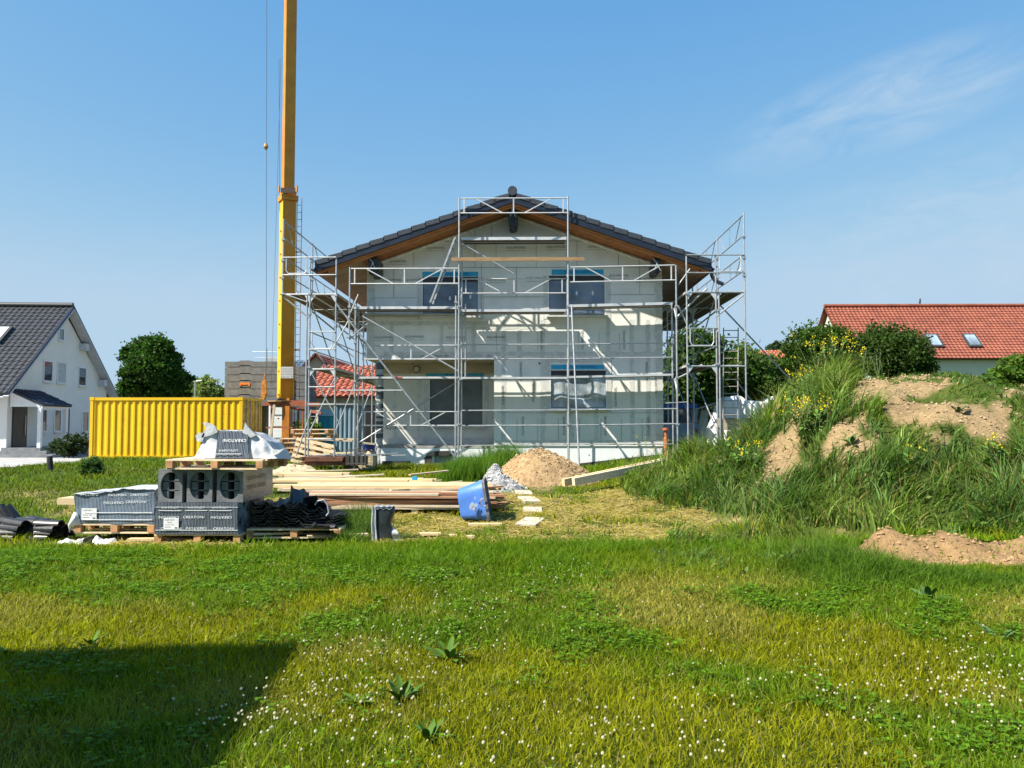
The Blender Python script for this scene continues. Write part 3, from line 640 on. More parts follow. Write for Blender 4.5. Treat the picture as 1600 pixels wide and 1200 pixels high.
# ---- side scaffolds: left and right of the house, running back along the eaves
def side(xi, xo, xb, s, ztop, z1, zrail, back=10):
    """xi inner, xo outer standard, xb bracket edge"""
    ys = [YO+.05, YO+3.12, YO+6.19, YO+9.26]
    for k, y in enumerate(ys):
        zb = gzz(xi, y)+.1; standard(xi, y, zb, ztop+.95 if k == 0 else ztop+.02, (z1, ztop-.1)); standard(xo, y, gzz(xo, y)+.1, ztop+1.02, (z1, z1+1.5, ztop-.05)); standard(xo+s*.08, y, gzz(xo, y)+.1, ztop-.1) if k == 0 else None
        standard(xb, y, ztop-.05 if s < 0 else (ztop-3.1 if k == 0 else ztop-.1), zrail, (ztop+.4, ztop+.9, ztop+1.5))
        tb('transom', [((xi, y, ztop-.07), (xb, y, ztop-.07)), ((xi, y, z1-.06), (xo if s < 0 else (xb if k == 0 else xo), y, z1-.06)), ((xo, y, ztop-.75), (xb, y, ztop-.12))])
        if k < 3: # gussets
            mb = MB()
            for (x, d) in ((xi, s), (xo, -s), (xo, s)): mb = MB(); mb.prism([(x, y-.01, ztop-.08), (x+d*.17, y-.01, ztop-.08), (x, y-.01, ztop-.32)], (0, .02, 0)); mb.build('gusset', ALU, scf)
            for (x, d) in ((xi, s), (xo, -s)): mb = MB(); mb.prism([(x, y-.01, z1-.06), (x+d*.17, y-.01, z1-.06), (x, y-.01, z1-.3)], (0, .02, 0)); mb.build('gusset', ALU, scf)
            pass
    for k in range(3):
        y0, y1 = ys[k], ys[k+1]
        for (xa, xc, z) in ((xi, xo, ztop), (xo, xb, ztop), (xi, xo, z1)):
            a, c = sorted((xa, xc)); mb = MB()
            for xx in (a+.03, (a+c)/2, c-.03): mb.bar((xx, y0+.02, z-.03), (xx, y1-.02, z-.03), .03, .06)
            d = mb.build('deck', ALU, scf); mb = MB(); mb.b2((a+.045, y0+.03, z-.056), (c-.045, y1-.03, z-.04)); mb.build('deck_board', DECKW, d)
        # side rails with truss lacing
        rails = [ztop+.55, ztop+1.0, ztop+1.55, zrail-.06]
        mb = MB()
        for z in rails: mb.tube((xb, y0, z), (xb, y1, z), .019, 8)
        for (za, zc) in ((rails[0], rails[1]), (rails[2], rails[3])):
            for t0, t1 in ((.1, .3), (.5, .5), (.9, .7)): mb.bar((xb, y0+(y1-y0)*t0, zc), (xb, y0+(y1-y0)*t1, za), .022, .015)
        mb.build('roof_edge_guard', STEEL, scf)
        mb = MB()
        tb('guard_rail', [((xo, y0, z), (xo, y1, z)) for z in (z1+.5, z1+1.0)], r=.019)
        tb('brace', [((xo, y0, z1-1.9), (xo, y1, z1-.1)), ((xo, y0, z1+1.95), (xo, y1, z1+.1))], r=.02)
    # end guard frames facing the camera
    y = YO+.02; mb = MB()
    tb('end_rail', [((xi, y, z), (xb, y, z)) for z in (ztop+.48, ztop+.98)], r=.019)
    for (xa, xc) in ((xi, xo), (xo, xb)):
        a, c = sorted((xa, xc)); a += .10; c -= .10
        if xa == xi: continue
        mb = MB(); mb.path([(a, y, ztop+.95), (a, y, ztop+.60), (a+.06, y, ztop+.52), (c-.06, y, ztop+.52), (c, y, ztop+.60), (c, y, ztop+.95)], .014, 6); mb.build('end_guard_frame', ALU, scf)
    a, c = sorted((xi, xo)); a += .08; c -= .08; mb = MB()
    mb.path([(a, y, z1+1.0), (a, y, z1+.62), (a+.06, y, z1+.52), (c-.06, y, z1+.52), (c, y, z1+.62), (c, y, z1+1.0)], .014, 6); tb('end_rail', [((xi, y, z1+1.0), (xo, y, z1+1.0)), ((xi, y, z1+.5), (xo, y, z1+.5))], r=.016)
    mb.build('end_guard_frame', ALU, scf)
xa, xbb, xc = P(523, 600, YO).x, P(482, 600, YO).x, P(441, 450, YO).x
side(xa, xbb, xc, -1, 5.43, P(0, 574, YO).z, P(0, 343, YO).z)
xa2, xb2, xc2 = P(1075, 600, YO).x, P(1121, 600, YO).x, P(1165, 500, YO).x
side(xa2, xb2, xc2, 1, 5.46, P(0, 570, YO).z, P(0, 336, YO).z)
# low frames, braces and edge planks on the left
y = YO+.03
for z in (P(0, 605, y).z, P(0, 632, y).z, P(0, 686, y).z): tb('ledger', [((xa, y, z), (xbb, y, z))], r=.02)
pp((482, 530), (518, 585), YO+.6, r=.02); pp((488, 585), (530, 660), YO+.6, r=.02); pp((523, 535), (556, 560), YO+.6, r=.02); pp((487, 640), (463, 712), YO-.3, 'raking_pole', r=.02)
pp((520, 545), (548, 495), YO+.3, r=.02); pp((440, 458), (480, 472), YO+.02, r=.02); pp((562, 530), (600, 560), YO+2.5, r=.018)
mb = MB()
for (a, b) in (((488, 686), (552, 689)), ((566, 692), (586, 694))):
    p0, p1 = P(a[0], a[1], YO+.25), P(b[0], b[1], YO+.3); mb = MB(); mb.bar(p0, p1, .3, .04); mb.build('edge_plank', WOODG, scf)
mb = MB(); p0, p1 = P(478, 687, YO+.3), P(556, 686, YO+.35); mb.bar(p0, p1, .28, .045)
mb.build('edge_plank', WOODG, scf)
pp((1060, 478), (1075, 510), YO+.1, r=.022); pp((1040, 600), (1075, 583), YO+.6); pp((1058, 495), (1105, 450), YO+.15, r=.03)
pp((1126, 478), (1238, 596), YO+.3, 'raking_pole', y2=YO+1.2); pp((1040, 630), (1076, 628), YO+.5, r=.015)
pp((1085, 640), (1118, 630), YO+3, r=.02); pp((1085, 520), (1118, 545), YO+3.1, r=.02); pp((1150, 595), (1185, 640), YO+3.1, r=.02); pp((1060, 445), (1078, 420), YO+.05, r=.02)
ladder('ladder', P(1141, 655, YO+.55), P(1142, 512, YO+.75), .42, 13, side=(1, 0, 0), m=mat('old_ladder', (.30, .28, .25), .6, .2))
# ================================================================ tiled roof surface helper
def tiled(name, o, u, v, n, cols, rows, m, parent, amp=.035, lip=.03, th=.08, rnd=.006, sub=6):
    """o = eave corner; u along the eave; v up the slope; n outward normal"""
    o, u, v, n = Vector(o), Vector(u), Vector(v), Vector(n).normalized(); mb = MB(); vs = []; NU = cols*sub; fs = []
    for j in range(rows):
        off = [random.uniform(-rnd, rnd) for _ in range(cols+1)]
        for e, hh in ((0.0, lip), (.999, 0.0)):
            for i in range(NU+1):
                ph = (i % sub)/sub*2*math.pi; w = amp*max(math.cos(ph), -.35)
                vs.append(o+u*(i/NU)+v*((j+e)/rows)+n*(w+hh+off[min(i//sub, cols)]))
    for j in range(rows):
        for i in range(NU):
            a = (2*j)*(NU+1)+i; b = a+NU+1; fs.append((a, a+1, b+1, b))
            if j < rows-1: fs.append((b, b+1, b+NU+2, b+NU+1))
    mb.add(vs, fs)
    q = [o-n*th, o+u-n*th, o+u+v-n*th, o+v-n*th]; mb.prism(q, n*(th*.6))
    # close the eave and the two verges
    mb.quad(q[0], q[1], q[1]+n*(th+lip), q[0]+n*(th+lip)); mb.quad(q[0], q[3], q[3]+n*(th+.02), q[0]+n*(th+.02)); mb.quad(q[1], q[2], q[2]+n*(th+.02), q[1]+n*(th+.02))
    return mb.build(name, m, parent)
def win(parent, c, u, n, w, h, fm, gm, bars=1, sill=True, label=None, shut=False):
    c = Vector(c); u = Vector(u).normalized(); n = Vector(n).normalized(); z = Vector((0, 0, 1)); t = .07
    fr = MB(); M = Matrix((u, n, z)).transposed()
    for (du, dz, sw, sh) in ((-w/2+t/2, 0, t, h), (w/2-t/2, 0, t, h), (0, h/2-t/2, w-2*t, t), (0, -h/2+t/2, w-2*t, t))+(((0, 0, t*.8, h-2*t),) if bars == 2 else ()):
        fr.box(c+u*du+z*dz+n*.012, (sw, .05, sh), M)
    if sill: fr.box(c-z*(h/2+.03)+n*.06, (w+.1, .16, .04), M)
    f = fr.build('window', fm, parent)
    if label: tag(f, label)
    g = MB(); g.box(c-n*.001, (w-2*t, .02, h-2*t), M); g.build('shutter' if shut else 'pane', gm, f)
    return f
GLASS = mat('dark_window_glass', (.025, .03, .035), .06, .3, 2, spec=1, coat=.5)
GREYR = mat('light_grey_render', (.72, .71, .68), .9, .04, 1.5, .1, 100)
# ---------------------------------------------------------------- white gabled house on the left
PH = R(4); gd = Vector((-math.sin(PH), math.cos(PH), 0)); rd = Vector((-math.cos(PH), -math.sin(PH), 0)); gn = -rd
d0 = ray(11, 650); O = Vector((d0.x/d0.y*38.5, 38.5, 0)); WG = 10.6; ZE = 3.75; ZR = P(0, 480, 43.8).z-.1; LZ = -.15; LEN = 14
lh = thing('gabled_house', 'light grey rendered house with steep dark tiled roof and small porch on the far left', 'house', (O.x, O.y, LZ))
L = lambda s, z, d=0: O+gd*s+gn*d+Vector((0, 0, z))
mb = MB(); gp = [L(0, LZ), L(WG, LZ), L(WG, ZE), L(WG/2, ZR-.25), L(0, ZE)]
mb.prism(gp, rd*LEN); mb.build('wall', GREYR, lh)
ov, ve = .85, .42; sl_ = (ZR-ZE)/(WG/2); up = Vector((0, 0, 1))
for sgn, nm in ((0, 'roof'), (1, 'roof')):
    if sgn == 0:
        oo = L(-ov, ZE-ov*sl_+.1, ve)+rd*(LEN+ve); u = gn*(LEN+ve); v = gd*(WG/2+ov)+up*((WG/2+ov)*sl_)
    else:
        oo = L(WG+ov, ZE-ov*sl_+.1, ve); u = -gn*(LEN+ve); v = -gd*(WG/2+ov)+up*((WG/2+ov)*sl_)
    nrm = u.cross(v); nrm = nrm if nrm.z > 0 else -nrm
    r_ = tiled('roof', oo, u, v, nrm, 46, 24, mat('dark_grey_roof_tile', (.032, .034, .039), .5, .3, 8, spec=.5, dirt=.25, dirtcol=(.065, .065, .06)), lh)
    if sgn == 0: rf0 = r_; O0, U0, V0, N0 = oo, u, v, nrm.normalized()
m = MB(); m.tube(L(WG/2, ZR+.22, ve), L(WG/2, ZR+.22, ve)+rd*(LEN+ve), .13, 10); m.build('ridge_tile', _M['dark_grey_roof_tile'], rf0)
for sgn in (0, 1):
    m = MB(); a = L(-ov if sgn == 0 else WG+ov, ZE-ov*sl_-.06, ve-.03); b = L(WG/2, ZR-.02, ve-.03); m.bar(a, b, .06, .26, up=tuple(gn)); 
    a2 = L(-ov if sgn == 0 else WG+ov, ZE-ov*sl_-.05, 0); b2 = L(WG/2, ZR+.0, 0)
    m.add([a+Vector((0, 0, -.03)), b+Vector((0, 0, -.03)), b2+Vector((0, 0, -.05)), a2+Vector((0, 0, -.05))], [(0, 1, 2, 3)])
    m.build('verge_board', mat('grey_white_boards', (.48, .49, .50), .7, .08, 3), rf0)
    m = MB(); m.bar(a+gn*.035+up*.16, b+gn*.035+up*.16, .05, .14, up=tuple(gn)); m.build('verge_flashing', NAVY, rf0)
for s_, z_ in ((7.2, 0), (9.6, 0)):
    m = MB(); zz = ZE+(WG-s_)*sl_-.42; c = L(s_, zz, ve/2-.02); m.box(c, (ve, .42, .40), Matrix((gn, gd, up)).transposed()); m.build('purlin_end', _M['grey_white_boards'], lh)
m = MB(); c = O0+U0*.805+V0*.62+N0*.10; Mx = Matrix((U0.normalized(), V0.normalized(), N0)).transposed(); m.box(c, (1.25, 1.5, .16), Mx); sk = m.build('skylight', mat('dark_skylight_frame', (.05, .05, .05), .4), rf0)
m = MB(); m.box(c+N0*.09, (1.0, 1.25, .03), Mx); m.build('pane', mat('pale_blind', (.62, .62, .60), .3), sk)
for (s_, z_, w_, h_, k) in ((3.62, 4.5, .95, 1.15, 0), (5.05, 4.5, 1.0, 1.2, 1), (7.4, 4.42, .95, 1.12, 0), (4.9, 6.62, .62, .72, 0), (3.3, 1.85, .7, 1.25, 0), (4.75, 1.85, .75, 1.25, 0), (7.9, 1.8, .8, 1.25, 0)):
    win(lh, L(s_, z_, .01), gd, gn, w_, h_, FRW if k == 0 else GREYR, GLASS if k == 0 else mat('closed_shutter', (.42, .44, .46), .7), shut=bool(k), label='window with closed grey shutter' if k else None)
m = MB(); Mg = Matrix((gd, gn, up)).transposed(); m.box(L(1.05, 1.55, .03), (1.25, .08, 2.1), Mg); dr = m.build('front_door', mat('dark_door', (.02, .022, .026), .35), lh)
m = MB(); m.bar(L(1.45, 1.1, .11), L(1.45, 2.1, .11), .03); m.build('handle', ALU, dr)
m = MB(); A = [L(.05, 3.40, .03), L(2.75, 3.40, .03), L(2.75, 2.62, 1.75), L(.05, 2.62, 1.75)]
nn = (A[1]-A[0]).cross(A[3]-A[0]); nn = nn if nn.z > 0 else -nn
pr = tiled('porch_roof', A[3], A[2]-A[3], A[0]-A[3], nn, 10, 5, mat('navy_tile', (.02, .026, .045), .4, .2), lh)
m = MB(); m.bar(L(.1, 2.5, 1.55), L(2.7, 2.5, 1.55), .12, .14); m.bar(L(.12, 2.5, 1.5), L(.12, 3.2, .05), .08, .12); m.bar(L(2.68, 2.5, 1.5), L(2.68, 3.2, .05), .08, .12)
m.prism([L(.12, 2.52, 1.45), L(.12, 3.2, .05), L(.12, 2.52, .05)], gd*.05); m.build('porch_beam', FRW, lh)
for s_ in (.15, 2.6):
    m = MB(); m.bar(L(s_, .5, 1.5), L(s_, 2.44, 1.5), .17); m.build('porch_post', FRW, lh)
m = MB()
for k in range(4): m.box(L(1.3, -.03+.155*k+.0, 1.2-.16*k), (4.2-.5*k, 2.4+1.0-.64*k*.8, .15), Mg)
m.build('entrance_steps', mat('grey_step_stone', (.20, .21, .22), .8, .2, 4), lh)
m = MB(); m.tube(L(4.0, LZ, 1.0), L(4.0, 2.5, 1.0), .035, 6); m.build('downpipe', mat('grey_downpipe', (.12, .13, .14), .4), lh)
# ---------------------------------------------------------------- red roofed house on the right
yr, ye = 71.0, 66.0; xg = P(1325, 560, ye).x; zr, ze = P(1300, 480, yr).z, P(1450, 560, ye).z; x1 = xg+34
rh = thing('long_house', 'long pale house with orange red tiled roof and two skylights on the right', 'house', (xg, ye+1, 0))
RED = mat('red_clay_tile', (.18, .052, .032), .75, .3, 1.2, col2=(.27, .085, .05), dirt=.25, dirtcol=(.22, .09, .06))
mb = MB(); yw = ye+.6; yb = yr*2-yw; mb.prism([(xg+.4, yw, -.5), (xg+.4, yb, -.5), (xg+.4, yb, ze-.1), (xg+.4, yr, zr-.5), (xg+.4, yw, ze-.1)], (x1-xg, 0, 0)); mb.build('wall', mat('pale_green_render', (.50, .55, .45), .9, .04, 1), rh)
nf = Vector((0, -(zr-ze), yr-ye)).normalized(); nb = Vector((0, (zr-ze), yr-ye)).normalized()
r1 = tiled('roof', (xg, ye, ze), (x1-xg, 0, 0), (0, yr-ye, zr-ze), nf, 100, 20, RED, rh, amp=.045, lip=.06)
r2 = tiled('roof', (x1, 2*yr-ye, ze), (xg-x1, 0, 0), (0, ye-yr, zr-ze), nb, 100, 20, RED, rh, amp=.045, lip=.06)
m = MB(); m.tube((xg, yr, zr+.12), (x1, yr, zr+.12), .17, 8); m.build('ridge_tile', RED, r1)
for k, (pxa, pya) in enumerate(((1458, 534), (1518, 534))):
    t = (560-pya)/(560-478)*.97; yk = ye+(yr-ye)*t; c = Vector((P(pxa, pya, yk).x, yk, ze+(zr-ze)*t))+nf*.12; u = Vector((1, 0, 0)); v = Vector((0, yr-ye, zr-ze)).normalized(); Mx = Matrix((u, v, nf)).transposed()
    m = MB(); m.box(c, (1.15, 1.7, .18), Mx); sk = m.build('skylight', mat('dark_skylight_frame', (.05, .05, .05), .4), r1); m = MB(); m.box(c+nf*.1, (.85, 1.35, .03), Mx); m.build('pane', mat('sky_reflection_tint', (.25, .32, .38), .1, .5, .7, spec=1), sk)  # sky reflection put into the pane's blue grey base colour
m = MB(); c = P(1437, 474, yr); m.tube((c.x, yr, zr), (c.x+.05, yr, zr+.75), .06, 6); m.tube((c.x-.1, yr, zr+.4), (c.x+.12, yr, zr+.5), .03, 6); m.build('antenna', BLACK, r1)
# ---------------------------------------------------------------- tiled outbuildings behind the left scaffold
def small_house(name, label, x0, x1, y0, y1, zb, ze, zr, wallm, roofm, along='x', tiles=(14, 8), ov=.3, amp=.05):
    t = thing(name, label, 'building', ((x0+x1)/2, y0, zb)); mb = MB(); ym, xm = (y0+y1)/2, (x0+x1)/2
    if along == 'x':
        mb.prism([(x0, y0, zb), (x0, y1, zb), (x0, y1, ze), (x0, ym, zr-.12), (x0, y0, ze)], (x1-x0, 0, 0)); w = mb.build('wall', wallm, t)
        for s in (0, 1):
            yy, dy = (y0-ov, ym-y0+ov) if s == 0 else (y1+ov, -(y1-ym+ov)); sl = (zr-ze)/(ym-y0); o = (x0-ov, yy, ze-ov*sl+.03); v = Vector((0, dy, abs(dy)*sl))
            u = Vector((x1-x0+2*ov, 0, 0)); n = u.cross(v); n = n if n.z > 0 else -n; tiled('roof', o, u, v, n, *tiles, roofm, t, amp=amp, lip=.05)
    else:
        mb.prism([(x0, y0, zb), (x1, y0, zb), (x1, y0, ze), (xm, y0, zr-.12), (x0, y0, ze)], (0, y1-y0, 0)); w = mb.build('wall', wallm, t)
        for s in (0, 1):
            xx, dx = (x0-ov, xm-x0+ov) if s == 0 else (x1+ov, -(x1-xm+ov)); sl = (zr-ze)/(xm-x0); o = (xx, y0-ov, ze-ov*sl+.03); v = Vector((dx, 0, abs(dx)*sl))
            u = Vector((0, y1-y0+2*ov, 0)); n = u.cross(v); n = n if n.z > 0 else -n; tiled('roof', o, u, v, n, *tiles, roofm, t, amp=amp, lip=.05)
    return t
RED2 = mat('orange_clay_tile', (.30, .075, .04), .7, .35, 3, col2=(.46, .17, .10), dirt=.3, dirtcol=(.2, .08, .06))
a, b = P(483, 617, 40), P(640, 568, 44)
sh = small_house('garage_building', 'cream garage with coarse orange red roof tiles seen through the left scaffold', a.x, b.x, 40, 48, -.2, a.z, P(500, 572, 44).z, mat('cream_render', (.66, .60, .42), .9, .05, 2), RED2, tiles=(16, 9), amp=.07)
m = MB(); g = P(578, 660, 39.9); m.b2((P(560, 0, 39.9).x, 39.92, 0), (P(597, 0, 39.9).x, 39.98, 2.6)); m.build('dark_doorway', BLACK, sh)
a = P(470, 600, 60); b = P(560, 600, 60)
small_house('farm_house', 'older red roofed house with bare gable rising behind the orange tiled garage', a.x, b.x-1, 58, 68, -.2, P(500, 592, 58).z, P(515, 553, 58).z, mat('brownish_render', (.40, .32, .25), .9, .1, 2), mat('old_red_tile', (.20, .055, .035), .8, .3, 1), along='y', tiles=(16, 10))
m = MB(); 
ch = thing('chimney_stack', 'grey chimney with tv aerial on the roof behind the ballast slabs', 'chimney', P(433, 572, 60))
c = P(428, 569, 60); m.box((c.x, 60, c.z-.9), (1.0, .8, 2.9)); m.build('chimney_body', mat('grey_zinc', (.35, .37, .39), .5), ch)
m = MB(); x = P(417, 560, 59).x
m.tube((x, 59, 4.0), (x, 59, P(0, 545, 59).z), .03, 6); zz = P(0, 550, 59).z; m.tube((x-1.1, 59, zz), (x+.75, 59, zz), .02, 6); m.tube((x-.9, 59, P(0, 559, 59).z), (x+.8, 59, P(0, 559, 59).z), .015, 6); m.build('aerial', STEEL, ch)
# building behind ballast so the chimney has a roof under it
small_house('far_house', 'low blue grey roof just visible behind the crane mast', P(395, 600, 60).x, P(470, 600, 60).x, 60.5, 68, -.2, P(0, 590, 60.5).z, P(0, 564, 64).z, mat('grey_render', (.45, .45, .44), .9), mat('blue_grey_roof', (.10, .15, .20), .5), tiles=(12, 7))
# grey shed right of the new house
a = P(1020, 640, 38); b = P(1113, 640, 38)
small_house('garden_shed', 'grey shed with shallow brown red roof behind the right hand scaffold', a.x-3, b.x-.2, 38, 42, .1, P(0, 627, 38).z, P(0, 610, 40).z, mat('light_shed_wall', (.42, .44, .42), .9), mat('brown_red_roof', (.20, .08, .05), .8), tiles=(14, 4))
a = P(1195, 560, 55); b = P(1240, 560, 55)
small_house('distant_house', 'small orange roofed house peeping between the trees and the bush', a.x, b.x, 55, 60, -.1, P(0, 566, 55).z, P(0, 549, 57).z, mat('tan_render', (.42, .30, .20), .9), RED2, tiles=(10, 6))
# ---------------------------------------------------------------- yellow shipping container
YEL = mat('yellow_container_paint', (.66, .41, .006), .45, .05, 1.2, .05, 40, dirt=.4, dirtcol=(.28, .14, .03))
yc = 32.6; A = P(141, 625, yc); B = P(379, 625, yc); zt = P(260, 621, yc).z; zb = P(260, 719, yc).z; D = 2.44
ct = thing('shipping_container', 'bright yellow corrugated shipping container standing on the grass', 'container', ((A.x+B.x)/2, yc, zb))
mb = MB(); x0, x1 = A.x, B.x; t = .13
for x in (x0+t/2, x1-t/2):
    for y in (yc+t/2, yc+D-t/2): mb.box((x, y, (zb+zt)/2), (t, t, zt-zb))
for z, h in ((zt-.06, .12), (zb+.09, .17)):
    for y in (yc+.05, yc+D-.05): mb.b2((x0+t, y-.05, z-h/2), (x1-t, y+.05, z+h/2))
    for x in (x0+.05, x1-.05): mb.b2((x-.05, yc+t, z-h/2), (x+.05, yc+D-t, z+h/2))
for x in (x0+.08, x1-.08):
    for y in (yc+.07, yc+D-.07):
        for z in (zt-.05, zb+.05): mb.box((x, y, z), (.19, .17, .13))
mb.build('frame', YEL, ct)
def corr(p0, u, n, L_, z0, z1, pitch=.2765, dep=.045):
    p0 = Vector(p0); u = Vector(u); n = Vector(n); pr = []; s = 0
    while s < L_:
        for q, d in ((0, 0), (.26, 0), (.50, -dep), (.76, -dep)):
            if s+q*pitch <= L_: pr.append((s+q*pitch, d))
        s += pitch
    pr.append((L_, 0)); vs = []; fs = []
    for q, d in pr:
        b = p0+u*q+n*d; vs += [(b.x, b.y, z0), (b.x, b.y, z1)]
    for i in range(len(pr)-1): fs.append((2*i, 2*i+2, 2*i+3, 2*i+1))
    return vs, fs
mb = MB()
for (p0, u, n, L_) in (((x0+t, yc+.03, 0), (1, 0, 0), (0, -1, 0), x1-x0-2*t), ((x0+.03, yc+t, 0), (0, 1, 0), (-1, 0, 0), D-2*t), ((x0+t, yc+D-.03, 0), (1, 0, 0), (0, 1, 0), x1-x0-2*t)):
    mb.add(*corr(p0, u, n, L_, zb+.17, zt-.11))
mb.build('side_panel', YEL, ct)
mb = MB(); mb.b2((x0+.1, yc+.1, zt-.05), (x1-.1, yc+D-.1, zt-.02)); mb.build('roof', YEL, ct)
YEL2 = mat('worn_door_paint', (.45, .27, .02), .6, .4, 4, dirt=.6, dirtcol=(.12, .06, .02))
for k in (0, 1):
    mb = MB(); y0 = yc+t+k*(D/2-t+.01); y1 = y0+D/2-t-.02; mb.b2((x1-.04, y0, zb+.18), (x1-.01, y1, zt-.13))
    for z in (zb+.3, zb+.95, zb+1.6, zb+2.2): mb.b2((x1-.01, y0+.05, z-.06), (x1+.012, y1-.05, z+.06))
    dd = mb.build('door', YEL2, ct); mb = MB()
    for y in (y0+.3, y1-.3): mb.tube((x1+.04, y, zb+.1), (x1+.04, y, zt-.06), .02, 6)
    mb.build('locking_bar', STEEL, dd)
mb = MB()
for px, s in ((348, 'ECMU 209617'), (358, '22G1 1140')):
    mb2 = P(px, 655, yc-.05)
    for i, chh in enumerate(s): text(mb, chh, .11, (mb2.x, yc+.024, zt-.42-.135*i))
mb.build('lettering', mat('brown_print', (.14, .07, .01), .8), ct)
mb = MB(); mb.b2((A.x+2.6, yc+.2, gz(A.x+3, yc)-.1), (A.x+3.0, yc+.6, zb)); mb.b2((A.x+.1, yc+.1, gz(A.x, yc)-.1), (A.x+.5, yc+.6, zb)); mb.b2((B.x-.6, yc+.1, gz(B.x, yc)-.1), (B.x-.1, yc+.6, zb)); mb.build('bearer_block', WOODG, ct)
# white / grey open container behind
cw = thing('white_container', 'small white steel container with open shaded end between yellow container and crane', 'container', P(430, 700, 33.6))
y = 33.0; a, b = P(420, 640, y), P(449, 640, y); zt2 = P(0, 631, y).z; zb2 = P(0, 706, y).z
mb = MB(); mb.b2((a.x, y, zb2), (b.x, y+2.2, zt2)); mb.build('body', mat('white_container_paint', (.62, .64, .64), .5, .05, 2, dirt=.25), cw)
mb = MB()
for k in range(4): mb.b2((a.x+.06, y-.035, zb2+.12+k*.48), (b.x-.06, y-.003, zb2+.48+k*.48))
mb.build('door_panel', mat('white_container_paint', (.6, .6, .6)), cw)
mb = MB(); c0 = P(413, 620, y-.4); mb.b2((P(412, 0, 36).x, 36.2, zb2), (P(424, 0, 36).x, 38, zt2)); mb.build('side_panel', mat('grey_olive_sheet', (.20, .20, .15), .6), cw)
# blue green sheds behind left scaffold
y = 35.5; gcs = thing('corrugated_shed', 'blue grey corrugated metal container behind the left scaffold', 'container', P(537, 700, y))
a, b = P(525, 650, y), P(556, 650, y); z1_, z0_ = P(0, 633, y).z, P(0, 706, y).z; mb = MB(); mb.add(*corr((a.x, y, 0), (1, 0, 0), (0, -1, 0), b.x-a.x, z0_, z1_, .2, .05)); mb.add(*corr((b.x, y, 0), (0, 1, 0), (1, 0, 0), 2.2, z0_, z1_, .2, .05)); mb.b2((a.x, y+.06, z0_), (b.x-.06, y+2.2, z1_-.01)); mb.build('body', mat('blue_grey_sheet', (.17, .25, .31), .5, .15, 2), gcs)
mb = MB(); mb.b2((a.x-.04, y-.06, z1_), (b.x+.05, y+2.2, z1_+.07)); mb.build('roof', STEEL, gcs)
y = 36.5; tl = thing('portable_toilet', 'turquoise portable toilet cabin behind the left scaffold tower', 'toilet cabin', P(508, 700, y)); a, b = P(497, 650, y), P(522, 650, y); z1_, z0_ = P(0, 650, y).z, P(0, 703, y).z
TQ = mat('turquoise_plastic', (.02, .24, .32), .4, .1, 3)
mb = MB(); mb.b2((a.x, y, z0_), (b.x, y+1.1, z1_))
for k in range(3): mb.b2((a.x+.04+k*.24, y-.03, z0_+.1), (a.x+.2+k*.24, y-.002, z1_-.1))
mb.build('cabin', TQ, tl); mb = MB(); mb.prism([(a.x-.04, y-.05, z1_), (b.x+.04, y-.05, z1_), (b.x-.05, y-.05, z1_+.3), (a.x+.05, y-.05, z1_+.3)], (0, 1.2, 0)); mb.build('roof', mat('pale_blue_plastic', (.25, .42, .52), .4), tl)
# ---------------------------------------------------------------- tower crane
yk = 30.0; kx0, kx1 = P(437, 500, yk).x, P(461, 500, yk).x; kz0 = .2
cr = thing('tower_crane', 'yellow orange self erecting crane with stacked grey ballast slabs', 'crane', ((kx0+kx1)/2, yk, kz0))
CY_LIT = mat('crane_paint_sunlit_tone', (.70, .42, .01), .4, .08, 2, dirt=.15, dirtcol=(.3, .15, .02)); CO_SHADE = mat('crane_paint_shaded_tone', (.60, .235, .012), .45, .12, 2.5, .1, 20, dirt=.3, dirtcol=(.25, .10, .02))  # one crane paint: yellow carries the sunlit tone, orange the shaded tone
zc = P(450, 303, yk).z; mb = MB(); kw = kx1-kx0
def mast(mb, x0, x1, y0, y1, z0, z1):
    e = .07; mb.prism([(x0+e, y0, z0), (x1-e, y0, z0), (x1, y0+e, z0), (x1, y1-e, z0), (x1-e, y1, z0), (x0+e, y1, z0), (x0, y1-e, z0), (x0, y0+e, z0)], (0, 0, z1-z0))
x0, x1 = kx0, kx1
Mk = Matrix.Rotation(R(28), 4, 'Z')
mw = .50; mxc, myc = (x0+x1)/2-.13, yk+.30; Mk = Matrix.Rotation(R(31), 4, 'Z').to_3x3()
def rb(mb, w, z0, z1, dx=0, dy=0, d=None): mb.box(Vector((mxc, myc, (z0+z1)/2))+Mk @ Vector((dx, dy, 0)), (w, d or w, z1-z0), Mk)
rb(mb, mw, P(0, 622, yk).z, zc); lm = mb.build('mast', CO_SHADE, cr)
mb = MB(); rb(mb, .012, P(0, 620, yk).z, zc-.2, -mw/2-.004, 0, d=mw-.02); mb.build('mast_lit_side', CY_LIT, lm)  # thin plate added to colour the left face as sunlit
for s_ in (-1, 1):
    mb = MB(); rb(mb, .035, P(0, 620, yk).z, zc-.2, s_*(mw/2-.01), -mw/2+.0, d=.035); mb.build('mast_lit_edge', CY_LIT, lm)
mb = MB(); rb(mb, mw-.11, zc-.5, 24); rb(mb, .02, zc-.1, 23.9, -mw/2+.05, 0, d=mw-.13); mb.build('inner_mast', CO_SHADE, cr)
mb = MB(); rb(mb, mw+.14, zc-.22, zc-.02); rb(mb, mw+.02, zc-.02, zc+.16)
for x in (x0-.05, x1+.05): mb.tube((x, yk-.14, zc+.02), (x, yk-.14, zc+.28), .035, 8)
mb.build('mast_collar', CO_SHADE, cr); mb = MB(); mb.b2((x0+.02, yk-.15, zc+.0), (x1-.02, yk-.125, zc+.2)); mb.build('collar_latch', mat('dark_brown_steel', (.05, .03, .02), .5), cr)
mb = MB()
